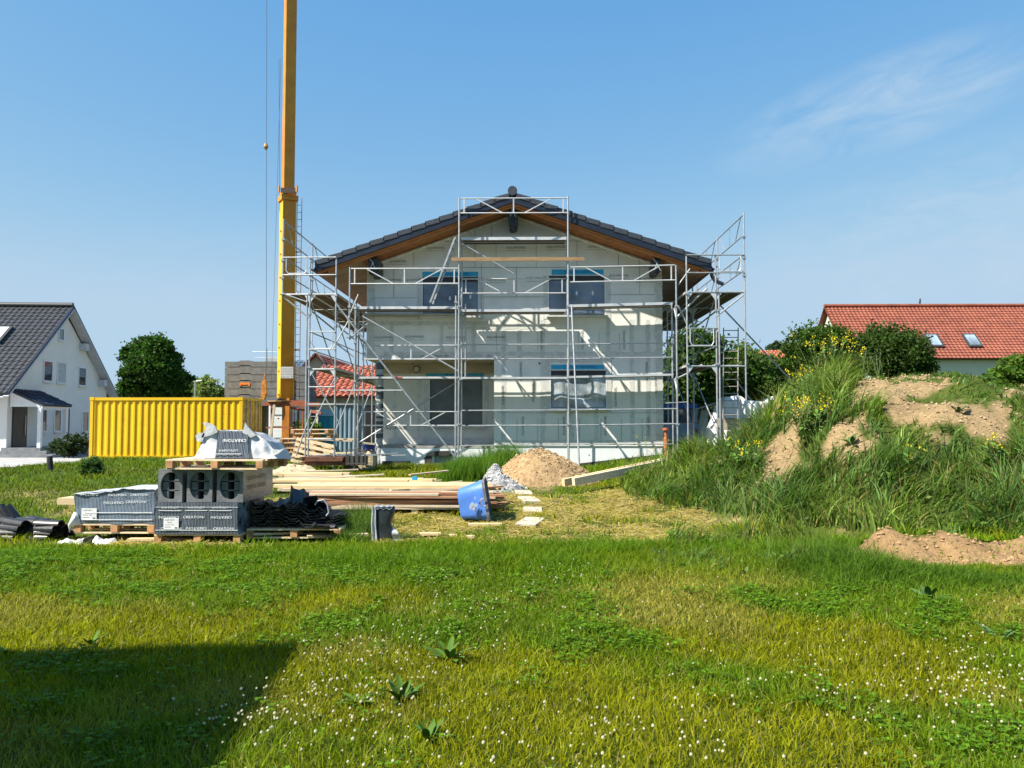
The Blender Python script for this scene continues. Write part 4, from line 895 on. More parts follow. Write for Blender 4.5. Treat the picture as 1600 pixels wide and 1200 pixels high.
for x in (x1-.05, x1+.13): mb.tube((x, yk+.25, 1.0), (x, yk+.25, zc-.1), .014, 6)
z = 1.2
while z < zc-.2: mb.tube((x1-.05, yk+.25, z), (x1+.13, yk+.25, z), .010, 5); z += .28
for z in (2.5, 4.5, 6.5, 8.3): mb.b2((x1-.15, yk+.22, z), (x1+.14, yk+.26, z+.05))
mb.build('ladder', mat('rust_brown_steel', (.22, .10, .06), .7, .3), cr)
mb = MB()
for k in range(9): z = 1.9+k*.9; mb = MB(); mb.box(Vector((mxc, myc, z))+Mk @ Vector((-mw/2-.03, -.1, 0)), (.07, .05, .05), Mk); mb.build('mast_lug', CO_SHADE, lm)
mb = MB(); a, b = P(438, 591, yk-.1), P(458, 573, yk-.1); mb.b2((a.x, yk-.09, a.z), (b.x, yk-.075, b.z)); pl_ = mb.build('load_plate', mat('grey_plate', (.42, .43, .42), .5, .1, 5), cr)
mb = MB()
for j in range(4):
    for i in range(6): text(mb, str((i*37+j*11) % 90+10), .065, (a.x+.05+i*.075, yk-.093, b.z-.09-j*.1))
mb.build('lettering', INK, pl_)
# ballast slabs
def slabs(x0, x1, y0, y1, zs, name='ballast_slab'):
    for a, b in zip(zs, zs[1:]):
        mb = MB(); g = .012; xm = x0+(x1-x0)*.38
        mb.prism([(x0, y0, a+g), (xm-.3, y0, a+g), (xm-.2, y0, a+g+.07), (xm+.2, y0, a+g+.07), (xm+.3, y0, a+g), (x1, y0, a+g), (x1, y0, b-g), (xm+.3, y0, b-g), (xm+.2, y0, b-g+.05), (xm-.2, y0, b-g+.05), (xm-.3, y0, b-g), (x0, y0, b-g)], (0, y1-y0, 0))
        o = mb.build(name, mat('ballast_concrete', (.125, .128, .13), .85, .22, 4, .3, 30, dirt=.35, dirtcol=(.10, .10, .10)), cr)
yb_ = 35.3; zz = [P(0, p, yb_).z for p in (632, 619, 608, 597, 586, 574, 565)]
slabs(P(351, 600, yb_).x, P(434, 600, yb_).x, yb_, yb_+2.2, zz); slabs(P(436, 600, yb_).x, P(474, 600, yb_).x, yb_+.4, yb_+2.2, [P(0, p, yb_).z for p in (660, 650, 640, 630, 619, 608, 597, 586, 572)])
mb = MB(); a = P(375, 601, yb_-.02); mb.b2((a.x, yb_-.03, a.z), (a.x+.45, yb_-.01, a.z+.09)); mb.b2((a.x-.03, yb_-.03, a.z-.06), (a.x+.04, yb_-.01, a.z+.01)); mb.b2((a.x+.38, yb_-.03, a.z-.05), (a.x+.44, yb_-.01, a.z)); mb.build('lifting_lug', mat('orange_paint', (.62, .16, .02), .5), cr)
RUST = mat('red_oxide_steel', (.30, .085, .04), .6, .2, 3, dirt=.4)
mb = MB(); z1_ = P(0, 631, yk-.8).z; a, b = P(412, 631, yk-.8), P(585, 631, yk-.8)
mb.bar((a.x, yk-.8, z1_), (P(500, 631, yk-.8).x, yk-.8, z1_-.03), .12, .14); mb.bar((P(447, 0, yk).x, yk-.5, z1_+.1), (P(492, 0, yk).x, yk-.5, z1_+.08), .1, .08); mb.bar((P(470, 0, yk).x, yk-.5, z1_-.15), (P(512, 640, yk).x, yk-.9, z1_-.35), .08)
for px in (476, 483): mb.bar((P(px-5, 0, yk).x, yk+.3, .3), (P(px-5, 0, yk).x, yk+.3, z1_), .06)
mb.bar((P(433, 0, yk).x, yk-.6, P(0, 668, yk).z), (P(480, 0, yk).x, yk-.6, P(0, 668, yk).z), .05); mb.bar((P(433, 690, yk).x, yk-.6, .2), (P(432, 640, yk).x, yk-.6, z1_), .06)
mb.build('chassis_frame', RUST, cr)
mb = MB(); mb.b2((P(449, 0, yk).x, yk+.05, .2), (P(460, 0, yk).x, yk+.5, P(0, 622, yk).z)); mb.build('base_column', mat('burnt_orange_paint', (.42, .15, .02), .5, .2), cr)
mb = MB(); c = P(436, 628, yk-.7); mb.prism([c+Vector((math.cos(k*.524)*.42, math.sin(k*.524)*.42, 0)) for k in range(12)], (0, 0, .05)); mb.tube(c+Vector((0, 0, -.2)), c, .12, 10, .2); mb.build('slewing_plate', mat('brown_plate', (.28, .18, .10), .6), cr)
# ropes and hook
mb = MB(); yr_ = yk+.2; mb.tube(P(417, -150, yr_), P(416, 600, yr_), .009, 5); mb.tube(P(439, 90, yr_), P(424, 600, yr_), .007, 5); mb.tube(P(437, 330, yr_), P(436, 92, yr_), .007, 5); mb.build('hoist_rope', mat('steel_rope', (.05, .055, .06), .5), cr)
mb = MB(); c = P(415.5, 229, yr_); mb.tube(c+Vector((-.0, 0, .12)), c+Vector((0, 0, -.02)), .05, 8, .1); mb.tube(c+Vector((0, 0, -.02)), c+Vector((0, 0, -.12)), .1, 8, .04); mb.build('rope_weight', mat('brass_weight', (.30, .17, .05), .5), cr)
mb = MB(); c = P(412, 610, yk-.3); mb.prism([c+Vector(v) for v in ((-.09, 0, .35), (.06, 0, .42), (.1, 0, -.1), (.02, 0, -.35), (-.12, 0, -.3))], (0, .14, 0)); mb.tube(c+Vector((0, .07, .35)), c+Vector((.02, .07, .62)), .03, 6); mb.build('hook_block', mat('rusty_orange', (.40, .16, .03), .6, .5, 12), cr)
pole = MB(); pole.bar(P(421, 695, 29), P(429, 632, 29), .06, .08); tag(pole.build('timber_prop', WOODG), 'bare timber prop leaning beside the crane base', 'timber prop')
# ---------------------------------------------------------------- car and tarpaulin on the right
yv = 29.5; vh = thing('parked_van', 'pale blue grey van with blue roof edge parked behind the right scaffold', 'van', P(1060, 700, yv))
x0, x1 = P(1030, 650, yv).x, P(1092, 650, yv).x; z = lambda p: P(0, p, yv).z
VB = mat('pale_blue_van_paint', (.24, .34, .42), .3, .05, coat=.4)
mb = MB(); mb.prism([(x0, yv, z(702)), (x1, yv, z(702)), (x1+.05, yv, z(668)), (x1-.02, yv, z(662)), (x0+.02, yv, z(662)), (x0-.05, yv, z(668))], (0, 4.2, 0))
mb.prism([(x0+.04, yv+.05, z(661)), (x0+.14, yv+.05, z(661)), (x0+.16, yv+.05, z(637)), (x0+.06, yv+.05, z(637))], (0, 3.6, 0)); mb.prism([(x1-.14, yv+.05, z(661)), (x1-.03, yv+.05, z(661)), (x1-.08, yv+.05, z(637)), (x1-.16, yv+.05, z(637))], (0, 3.6, 0)); mb.build('body', VB, vh)
mb = MB(); mb.b2((x0+.03, yv-.02, z(638)), (x1-.05, yv+3.7, z(631))); mb.build('roof', mat('bright_blue_paint', (.03, .11, .36), .4), vh)
mb = MB(); mb.b2((x0+.14, yv+.06, z(661)), (x1-.14, yv+.10, z(639))); mb.build('rear_window', GLASS, vh)
mb = MB(); mb.b2((x0, yv-.08, z(700)), (x1, yv-.01, z(690))); mb.build('bumper', BLACK, vh)
for s in (x0+.1, x1-.1):
    mb = MB(); mb.tube((s-.1, yv+.8, z(702)+.08), (s+.1, yv+.8, z(702)+.08), .33, 16); mb.build('wheel', BLACK, vh)
    mb = MB(); mb.b2((s-.06, yv-.015, z(684)), (s+.06, yv-.002, z(670))); mb.build('tail_light', _M['red_paint'], vh)
def heap(name, label, cat, cx_, cy_, rx_, ry_, h_, m, kind=None, nu=60, nv=30, lump=.12, fr=2.5, power=1.2, z0=None, group=None, skew=0, crumble=0):
    mb = MB(); vs = []; zb = gz(cx_, cy_) if z0 is None else z0
    for j in range(nv+1):
        for i in range(nu):
            r = j/nv*1.12; t = 2*math.pi*i/nu; q = r*(1+.16*(float(vnoise(math.cos(t)*1.6+cx_, math.sin(t)*1.6+cy_))-.5)*2)
            x = cx_+math.cos(t)*rx_*q; y = cy_+math.sin(t)*ry_*q; s = max(0, 1-r**power)
            z = h_*(s**1.05)*(1+skew*math.cos(t)*r)+(float(fbm(x, y, fr, 3))-.5)*lump*2*min(1, s*3+.1)+(float(fbm(x, y, fr*5, 2))-.5)*crumble*min(1, s*4+.15)
            zz = max(gz(x, y), zb-.3)
            vs.append((x, y, zz*min(1, r)+zb*(1-min(1, r))+z-.03-(.12 if r > 1.03 else 0)))
    fs = [(j*nu+i, j*nu+(i+1) % nu, (j+1)*nu+(i+1) % nu, (j+1)*nu+i) for j in range(nv) for i in range(nu)]
    mb.add(vs, fs); o = mb.build(name, m, smooth=True); tag(o, label, cat, group, kind); return o
TARP = mat('white_tarp', (.66, .67, .68), .5, .05, 2, .5, 4, spec=.5)
a, b = P(1090, 640, 23.6), P(1250, 640, 23.6)
mb = MB(); zt_ = P(0, 624, 23.6).z; zb_ = .3
def fn(u, v):
    x = a.x+(b.x-a.x)*u; prof = min(1, u*5)**.6*(1-.04*math.sin(u*14)); h = zt_-zb_
    if v < .5: y = 23.6-.35+v*.3+.10*math.sin(u*31+v*3)+.06*math.sin(u*67); z = zb_+h*prof*min(1, v*2)**.85
    else: y = 23.6-.2+(v-.5)*2.0; z = zb_+h*prof*(1-(max(0, v-.6)/.4)**2*.9)+.03*math.sin(u*40+v*9)
    return (x, y, z)
mb.grid(90, 24, fn); tag(mb.build('tarpaulin', TARP, smooth=True), 'white tarpaulin draped over a long heap behind the grassy mound', 'tarpaulin')
m = MB(); a = P(1122, 653, 23.0); m.b2((a.x, 22.9, a.z-.35), (a.x+1.1, 23.15, a.z)); tag(m.build('concrete_block', mat('tan_block', (.38, .32, .24), .9, .2, 5, .3)), 'low tan block at the foot of the long ladder', 'block')
m = MB(); x = P(1040.5, 690, 23).x; m.tube((x, 23.0, .5), (x, 23.0, P(0, 683, 23).z), .065, 12); m.tube((x, 23.0, P(0, 683, 23).z), (x, 23.0, P(0, 668, 23).z), .04, 10); m.tube((x, 23, P(0, 672, 23).z), (x, 23, P(0, 669, 23).z), .1, 12); tag(m.build('drain_pipe', mat('terracotta_pipe', (.42, .12, .05), .6)), 'upright orange brown drain pipe at the right corner of the house', 'pipe')
# ---------------------------------------------------------------- heaps
heap('sand_heap', 'brownish yellow heap of earthy gravel before the white plinth', 'heap', P(845, 700, 19.6).x, 19.6, 1.5, 1.15, .80, mat('sandy_gravel', (.22, .14, .065), .95, .3, 9, 1.0, 16, col2=(.36, .25, .13)), lump=.05, crumble=.2, power=2.0, skew=-.15)
heap('gravel_heap', 'small grey heap of stone chippings beside the brown heap', 'heap', P(778, 740, 18.2).x, 18.2, .72, .6, .36, mat('grey_chippings', (.17, .17, .17), .95, .3, 14, 1.0, 20, col2=(.33, .33, .33)), lump=.06, crumble=.22, power=1.2)
h2 = heap('rubble_heap', 'grey rounded lump of hardened gravel on top of the chippings', 'heap', P(772, 740, 18.6).x, 18.6, .34, .28, .50, _M['grey_chippings'], lump=.05, crumble=.15, power=2.2)
heap('soil_heap', 'pale clay heap with dry grass under the left scaffold', 'heap', P(462, 730, 21.5).x, 21.5, 1.1, .6, .28, mat('pale_clay', (.46, .37, .24), .95, .2, 8, .6, 20), lump=.06, crumble=.12)
# limestone block wall piece under scaffold corner
def rock(name, label, c, d, m, seed=0):
    mb = MB(); rr = random.Random(seed); N = 12
    def fn(u, v):
        t = u*2*math.pi; ph = (v-.5)*math.pi; sx = math.copysign(abs(math.cos(t))**.5, math.cos(t)); sy = math.copysign(abs(math.sin(t))**.5, math.sin(t)); cz = abs(math.cos(ph))**.4
        k = 1+.12*(float(fbm(sx*2+seed, sy*2+v*3, 1.5))-.5)
        return (c[0]+sx*cz*d[0]/2*k, c[1]+sy*cz*d[1]/2*k, c[2]+math.copysign(abs(math.sin(ph))**.5, ph)*d[2]/2*k)
    mb.grid(20, 10, fn); return tag(mb.build(name, m, smooth=False), label, 'stone block')
c = P(572, 714, 22.7); rock('stone_block', 'rough yellowish limestone block under the left corner of the scaffold', (c.x, 22.7, .62), (.62, .5, .62), mat('limestone', (.50, .42, .28), .95, .25, 7, .8, 20), 3)
c = P(547, 712, 22.9); rock('stone_block', 'smaller limestone block left of the yellowish one', (c.x, 22.9, .58), (.34, .4, .45), _M['limestone'], 8)
bk = thing('bucket', 'blue plastic tub on the limestone block by the foil wrapped post', 'tub', P(578, 702, 22.7)); c = P(577, 702, 22.7); m = MB(); m.tube((c.x, 22.7, c.z), (c.x, 22.7, c.z+.15), .15, 14, .19); m.build('tub_body', mat('deep_blue_plastic', (.02, .06, .35), .4), bk); m = MB(); m.tube((c.x, 22.7, c.z+.15), (c.x, 22.7, c.z+.17), .2, 14); m.build('rim', mat('white_plastic', (.7, .7, .7), .4), bk)
# rusty trough of formwork beams
y = 21.9; tr = thing('steel_trough', 'rusty brown steel trough below the left scaffold', 'trough', P(500, 730, y)); m = MB(); a, b = P(467, 715, y), P(540, 715, y); z0_, z1_ = P(0, 727, y).z, P(0, 714, y).z
m.prism([(a.x, y, z1_), (a.x+.12, y, (z0_+z1_)/2), (b.x-.1, y, (z0_+z1_)/2), (b.x-.06, y, z1_)], (0, 1.2, 0)); m.prism([(a.x+.02, y+.05, (z0_+z1_)/2-.02), (b.x, y+.05, (z0_+z1_)/2-.02), (b.x-.03, y+.05, z0_), (a.x+.1, y+.05, z0_)], (0, 1.1, 0)); m.build('trough_body', mat('rusty_steel', (.13, .055, .03), .8, .4, 5, dirt=.4), tr)
m = MB()
for k in range(9): x = a.x+.3+k*.24; m.bar((x, y+.2+.1*(k % 3), z1_+.03), (x+.7, y+.3+.1*(k % 2), z1_+.05+.02*(k % 4)), .05, .03)
m.build('scrap_bar', STEEL, tr)
bb = thing('scaffold_clamp_crate', 'wire crate end of steel fittings right of the rusty trough', 'crate', P(548, 725, 21.8)); m = MB(); a = P(541, 727, 21.8)
for k in range(5): m.bar((a.x+k*.13, 21.8, a.z), (a.x+k*.13, 21.8, a.z+.42), .025)
m.bar((a.x, 21.8, a.z+.42), (a.x+.55, 21.8, a.z+.42), .03); m.bar((a.x, 21.8, a.z+.05), (a.x+.55, 21.8, a.z+.05), .03); m.b2((a.x+.02, 21.85, a.z), (a.x+.5, 22.3, a.z+.25)); m.build('frame', mat('dark_steel', (.07, .065, .06), .6), bb)
# ---------------------------------------------------------------- pallets
def pallet_mesh(parent, w=1.2, d=.8, n=5, local=True, m=PALW):
    mb = MB()
    for k in range(n): y = -d/2+.05+(d-.1)*k/(n-1); mb.b2((-w/2, y-.05, .122), (w/2, y+.05, .144))
    mb.build('deck_board', m, parent, local=local); mb = MB()
    for x in (-w/2+.05, 0, w/2-.05):
        mb.b2((x-.05, -d/2, .1), (x+.05, d/2, .1218))
        for y in (-d/2+.07, 0, d/2-.07): mb.b2((x-.05, y-.07, .022), (x+.05, y+.07, .0998))
    mb.build('block', mat('orange_pallet_block', (.44, .24, .11), .8, .25, 6), parent, local=local); mb = MB()
    for y in (-d/2+.07, 0, d/2-.07): mb.b2((-w/2, y-.05, 0), (w/2, y+.05, .0218))
    mb.build('bottom_board', m, parent, local=local)
pal = thing('pallet', 'pale wooden pallet lowest in the stack left of the scaffold tower', 'pallet', (0, 0, 0), 0, 'pallets stacked left of the scaffold tower'); pallet_mesh(pal, 1.2, .8)
yp = 25.3; c = P(474, 712, yp); z = gz(c.x, yp)-.06
for i in range(8):
    o = pal if i == 0 else copy_tree(pal); o.location = (c.x+.08*math.sin(i*2.3)+(.05*i if i > 5 else 0), yp+.04*math.cos(i*3), z+i*.146); o.rotation_euler = (0, 0, .10*math.sin(i*1.7))
    o['label'] = 'pale wooden pallet %s in the stack left of the scaffold tower' % ['lowest', 'second from the ground', 'third from the ground', 'fourth from the ground', 'fourth from the top', 'third from the top', 'second from the top', 'topmost'][i]
o = copy_tree(pal, label='pale pallet leaning upright against the pallet stack'); c2 = P(490, 706, yp-.5); o.location = (c2.x, yp-.55, z+.38); o.rotation_euler = (R(74), R(12), R(8)); o['group'] = 'pallets'; 
# ---------------------------------------------------------------- wrapped tile packs
def strmat(name, a, b, freq=30, rough=.35, axis=0, spec=.6):
    m = bpy.data.materials.new(name); m.use_nodes = True; nt = m.node_tree; n = nt.nodes; l = nt.links; B = n['Principled BSDF']; B.inputs['Roughness'].default_value = rough; B.inputs['Specular IOR Level'].default_value = spec
    tc = n.new('ShaderNodeTexCoord'); w = n.new('ShaderNodeTexWave'); w.wave_type = 'BANDS'; w.bands_direction = 'XYZ'[axis]; w.inputs['Scale'].default_value = freq; w.inputs['Distortion'].default_value = 1.5; w.inputs['Detail'].default_value = 2; w.inputs['Detail Scale'].default_value = .6
    l.new(tc.outputs['Object'], w.inputs['Vector']); r = n.new('ShaderNodeValToRGB'); r.color_ramp.elements[0].color = (*a, 1); r.color_ramp.elements[1].color = (*b, 1); r.color_ramp.elements[0].position = .3; r.color_ramp.elements[1].position = .8; l.new(w.outputs['Fac'], r.inputs[0]); l.new(r.outputs[0], B.inputs['Base Color'])
    ns = n.new('ShaderNodeTexNoise'); ns.inputs['Scale'].default_value = 5; ns.inputs['Detail'].default_value = 6; l.new(tc.outputs['Object'], ns.inputs['Vector']); ad = n.new('ShaderNodeMath'); l.new(w.outputs['Fac'], ad.inputs[0]); l.new(ns.outputs[0], ad.inputs[1])
    bp = n.new('ShaderNodeBump'); bp.inputs['Strength'].default_value = .6; bp.inputs['Distance'].default_value = .02; l.new(ad.outputs[0], bp.inputs['Height']); l.new(bp.outputs[0], B.inputs['Normal']); return m
WRAPD = strmat('striped_dark_wrap', (.028, .034, .05), (.20, .235, .28), 15); WRAPL = strmat('striped_blue_grey_wrap', (.12, .155, .20), (.24, .30, .38), 15, .25); WRAPG = mat('grey_shrink_wrap', (.17, .18, .19), .3, .2, 4, .5, 12, spec=.6, dirt=.2)
FOILW = mat('milky_film', (.50, .52, .54), .3, .12, 3, .8, 9, spec=.6)
def softbox(mb, x0, x1, y0, y1, z0, z1, amp=.012, n=(26, 10, 10), seed=0, top=None):
    def P3(x, y, z):
        w = (float(fbm(x*3+seed, z*3+y*2, 2, 2))-.5)*amp*2
        if top: z = z+top((x-x0)/(x1-x0))*(z-z0)/(z1-z0)
        return (x+w, y+w, z+w*.6)
    nx, ny, nz = n
    mb.grid(nx, nz, lambda u, v: P3(x0+(x1-x0)*u, y0, z0+(z1-z0)*v)); mb.grid(ny, nz, lambda u, v: P3(x1, y0+(y1-y0)*u, z0+(z1-z0)*v)); mb.grid(ny, nz, lambda u, v: P3(x0, y1-(y1-y0)*u, z0+(z1-z0)*v))
    mb.grid(nx, ny, lambda u, v: P3(x0+(x1-x0)*u, y0+(y1-y0)*v, z1)); mb.grid(nx, nz, lambda u, v: P3(x1-(x1-x0)*u, y1, z0+(z1-z0)*v))
yq = 11.4; a, b = P(243, 800, yq), P(372, 800, yq); zg = gz(-4.6, 11.5)
zp0, zp1, zp2 = P(0, 834, yq).z, P(0, 785, yq).z, P(0, 733, yq).z
p0 = thing('pallet', 'pallet carrying the dark striped tile pack and grey packs', 'pallet', ((a.x+b.x)/2, yq+.6, zp0-.146)); pallet_mesh(p0, b.x-a.x+.05, 1.15, 7)
pk = thing('tile_pack', 'dark striped wrapped roof tile pack under the three grey packs', 'tile pack', ((a.x+b.x)/2, yq, zp0)); mb = MB(); softbox(mb, a.x, b.x, yq, yq+1.15, zp0+.002, zp1); mb.build('wrap', WRAPD, pk, smooth=False)
def creaton(mb, px, py, y, s=.05, flip=False, sx=1.25):
    c = P(px, py, y); k = -1 if flip else 1; text(mb, 'CREATON/', s, (c.x, y-.012, c.z), u=(k, 0, 0), v=(0, 0, k), sx=sx)
mb = MB()
for px, py, f in ((264, 808, 1), (303, 808, 0), (346, 808, 1), (268, 826, 0), (307, 825, 1), (350, 826, 0)): creaton(mb, px, py, yq, flip=bool(f))
for px in (266, 307, 345): c = P(px, 793, yq); text(mb, 'KAPSTADT', .038, (c.x, yq-.012, c.z), sx=1.3); mb.b2((c.x-.16, yq-.012, c.z-.045), (c.x+.16, yq-.01, c.z-.037))
mb.b2((a.x, yq-.012, zp0+.055), (b.x, yq-.01, zp0+.062)); mb.b2((a.x, yq-.012, zp1-.065), (b.x, yq-.01, zp1-.06)); mb.build('lettering', WINK, pk)
def sheetlabel(px0, py0, px1, py1, y, parent):
    c0, c1 = P(px0, py1, y), P(px1, py0, y); mb = MB(); mb.b2((c0.x, y-.016, c0.z), (c1.x, y-.013, c1.z)); o = mb.build('paper_label', mat('white_paper', (.72, .73, .74), .7), parent)
    mb = MB(); w = c1.x-c0.x; h = c1.z-c0.z
    for k, (f, s_) in enumerate(((.82, .16), (.62, .16), (.42, .13))): text(mb, ('KAPSTADT', 'Fläche', 'Schiefer 3402')[k], h*s_, (c0.x+w*.4, y-.018, c0.z+h*f), sx=1.1)
    mb.b2((c0.x+w*.1, y-.018, c0.z+h*.2), (c0.x+w*.5, y-.0165, c0.z+h*.23)); mb.b2((c0.x+w*.75, y-.018, c0.z+h*.08), (c0.x+w*.92, y-.0165, c0.z+h*.2)); mb.build('lettering', INK, o)
sheetlabel(256, 809, 280, 827, yq, pk)
xs_ = [(246, 284), (291, 331), (338, 379)]; WO = mat('hollow_shade', (.02, .022, .025), .8); TG = mat('pack_tile_grey', (.13, .14, .145), .6, .2, 8)
for k, (q0, q1) in enumerate(xs_):
    a1, b1 = P(q0, 760, yq).x, P(q1, 760, yq).x; t = thing('tile_pack', ['grey shrink wrapped tile pack with round end opening, leftmost of three', 'grey shrink wrapped tile pack, middle of the three with round openings', 'long grey wrapped tile pack showing its printed side, rightmost of three'][k], 'tile pack', ((a1+b1)/2, yq, zp1), 0, 'grey tile packs on the striped pack')
    yy = yq+.02; zc_ = (zp1+zp2)/2; hw_ = (b1-a1)/2; hh_ = (zp2-zp1)/2-.004; mb = MB(); N = 24; xc_ = (a1+b1)/2
    ring = []; box_ = []
    for i in range(N):
        th_ = 2*math.pi*i/N; cxx, czz = math.cos(th_), math.sin(th_); ring.append((xc_+cxx*hw_*.80, yy, zc_+czz*hh_*.84)); q = 1/max(abs(cxx), abs(czz)); box_.append((xc_+cxx*q*hw_, yy, zc_+czz*q*hh_))
    ring2 = [(x, yy+.07, z) for x, y_, z in ring]; mb.add(box_+ring+ring2, [(i, (i+1) % N, N+(i+1) % N, N+i) for i in range(N)]+[(N+i, N+(i+1) % N, 2*N+(i+1) % N, 2*N+i) for i in range(N)])
    rr = []; y2 = yy+1.35
    softbox(mb, xc_-hw_, xc_+hw_, yy, y2, zc_-hh_, zc_+hh_, amp=.006, n=(8, 20, 8), seed=k); 
    # drop the front face grid: it is the first (9x9) grid
    base = 3*N; nf_ = 8*8; mb.f = [f for idx, f in enumerate(mb.f) if not (2*N <= idx < 2*N+nf_)]
    mb.build('wrap', WRAPG, t)
    mb = MB(); zt_ = zc_+hh_*.84; zb_ = zc_-hh_*.84
    for j in range(3):
        z0_ = zb_+(zt_-zb_)*j/3; z1_ = zb_+(zt_-zb_)*(j+1)/3-.012
        for s in (-1, 1): mb.b2((xc_+s*hw_*.25, yy+.045, z0_), (xc_+s*hw_*.72, yy+.4, z1_))
    mb.b2((xc_-hw_*.25, yy+.05, zb_+(zt_-zb_)/3-.012), (xc_+hw_*.25, yy+.3, zb_+(zt_-zb_)/3+.008)); mb.b2((xc_-hw_*.25, yy+.05, zb_+(zt_-zb_)*.67-.012), (xc_+hw_*.25, yy+.3, zb_+(zt_-zb_)*.67+.008))
    mb.build('roof_tiles', TG, t); mb = MB(); mb.b2((xc_-hw_*.79, yy+.42, zb_), (xc_+hw_*.79, yy+.44, zt_)); mb.build('hollow_shade_plate', WO, t)  # near-black plate paints the shade inside the opening
    if k == 2:
        mb = MB()
        for j in range(2):
            for i in range(2): text(mb, ('CREATON', 'KAPSTADT', 'CREATON', 'SCHIEFER')[i+2*j], .085, (xc_+hw_+.012, yy+.35+i*.45, zc_+.09-j*.13), u=(0, 1, 0), v=(0, 0, 1), sx=1)
        mb.build('lettering', mat('faint_grey_print', (.08, .085, .09), .6), t)
# upper pallet with half-unwrapped pack
zq = P(0, 724, yq).z; xm = P(338, 720, yq).x
up_ = thing('pallet', 'pallet lying across the three grey tile packs', 'pallet', (xm+.05, yq+.35, zp2+.004), R(-3)); pallet_mesh(up_, 1.42, 1.0, 6)
zt3 = zp2+.155; tp = thing('tile_pack', 'torn white wrapped pack with dark striped centre on top of the pile', 'tile pack', (xm, yq+.1, zt3))
yy = yq+.0
def prof(px, z): return P(px, 700, yy).x
q = [(299, 719), (313, 686), (322, 674), (338, 672), (384, 672), (394, 676), (412, 688), (427, 706), (432, 719)]
zz = lambda py: max(P(0, py, yy).z, zt3)
def topz(px): return float(np.interp(px, [a_[0] for a_ in q], [a_[1] for a_ in q]))
mb = MB()
def fnF(u, v):
    px = 299+(432-299)*u; zt_ = zz(topz(px)); z = zt3+(zt_-zt3)*v; w = .010*math.sin(px*.31+v*5)+.008*math.sin(px*.13-v*7)+.02*(float(vnoise(px*.12, v*3))-.5)
    return (P(px, 700, yy).x, yy+.0+.10*v+w, z)
def fnT(u, v):
    px = 299+(432-299)*u; zt_ = zz(topz(px)); return (P(px, 700, yy).x, yy+.10+.7*v, zt_-.05*v+.03*(float(vnoise(px*.15, v*3+5))-.5))
mb.grid(60, 10, fnF); mb.grid(60, 6, fnT); tw = mb.build('torn_film', FOILW, tp, smooth=True)
def ear(pts, th):      # loose ears of film
    mb = MB(); pts = [P(a_, b_, yy+.05) for a_, b_ in pts]; mb.prism(pts, (0, .03, 0)); mb.build('film_flap', FOILW, tp)
for pts in (((314, 684), (322, 668), (316, 660), (326, 661), (336, 666), (340, 675), (330, 680)), ((308, 690), (305, 681), (311, 676), (320, 677), (316, 690)), ((379, 676), (383, 660), (388, 668), (400, 680), (392, 684)), ((424, 702), (436, 703), (446, 700), (436, 708), (428, 712))): ear(pts, .03)
mb = MB(); mb.grid(16, 8, lambda u, v: (P(338+(46+6*(1-v))*u, 700, yy).x, yy-.035+.10*v+.006*math.sin(u*30), zt3+.003+(P(0, 674, yy).z-zt3)*v)); mb.build('wrap', WRAPD, tp)
mb = MB(); c = P(366, 688, yy); text(mb, 'CREATON/', .058, (c.x, yy+.012, c.z), u=(-1, 0, 0), v=(0, -.2, -1), sx=1.2); c = P(358, 704, yy); text(mb, 'KAPSTADT', .04, (c.x, yy-.022, c.z), sx=1.4); mb.b2((P(338, 0, yy).x, yy-.045, c.z-.05), (P(390, 0, yy).x, yy-.036, c.z-.043)); mb.build('lettering', WINK, tp)
# left pack
yl = 11.7; a, b = P(116, 800, yl), P(241, 800, yl); zl0 = P(0, 818, yl).z; zl1 = P(0, 772, yl).z
p1 = thing('pallet', 'half hidden pallet below the blue grey striped pack', 'pallet', ((a.x+b.x)/2, yl+.45, zl0-.146)); pallet_mesh(p1, b.x-a.x, .9, 6)
lk = thing('tile_pack', 'blue grey striped wrapped tile pack, the one lying alone on the left', 'tile pack', ((a.x+b.x)/2, yl, zl0)); mb = MB(); softbox(mb, a.x, b.x, yl, yl+.9, zl0+.002, zl1, amp=.016, seed=4, top=lambda u: .075*min(1, u*1.6)); mb.build('wrap', WRAPL, lk)
mb = MB(); mb.grid(30, 6, lambda u, v: (a.x-.01+(b.x-a.x+.03)*u, yl-.02+.6*v, zl1+.005+.085*min(1, u*1.6)+.02*(float(vnoise(u*9, v*4))-.5)-(.035*float(vnoise(u*22, 3)) if v == 0 else 0))); mb.prism([P(p[0], p[1], yl-.02) for p in ((115, 800), (121, 802), (126, 819), (110, 822), (108, 832), (106, 820))], (0, .02, 0)); mb.build('film_cover', FOILW, lk, smooth=True)
mb = MB(); creaton(mb, 178, 785, yl, .05, True); creaton(mb, 213, 784, yl, .05); creaton(mb, 140, 773, yl, .045); creaton(mb, 184, 773, yl, .045, True); creaton(mb, 218, 773, yl, .045)
mb.b2((P(155, 0, yl).x, yl-.02, P(0, 801, yl).z), (b.x-.02, yl-.014, P(0, 800, yl).z)); mb.b2((P(152, 0, yl).x, yl-.02, P(0, 812, yl).z), (b.x-.02, yl-.014, P(0, 811, yl).z)); mb.build('lettering', WINK, lk); sheetlabel(128, 794, 152, 812, yl, lk)
heap('film_heap', 'crumpled white film lying under the blue grey pack', 'plastic film', (a.x+b.x)/2-.25, yl-.12, .62, .16, .13, mat('dirty_white_film', (.55, .55, .52), .4, .3, 8, .8, 14), lump=.03, crumble=.12)
m = MB(); m.tube((a.x+.32, yl-.25, gz(a.x, yl)+.05), (a.x+.32, yl+.1, gz(a.x, yl)+.06), .045, 10); tag(m.build('pipe_end', BLACK), 'short dark pipe end poking from the crumpled film', 'pipe')
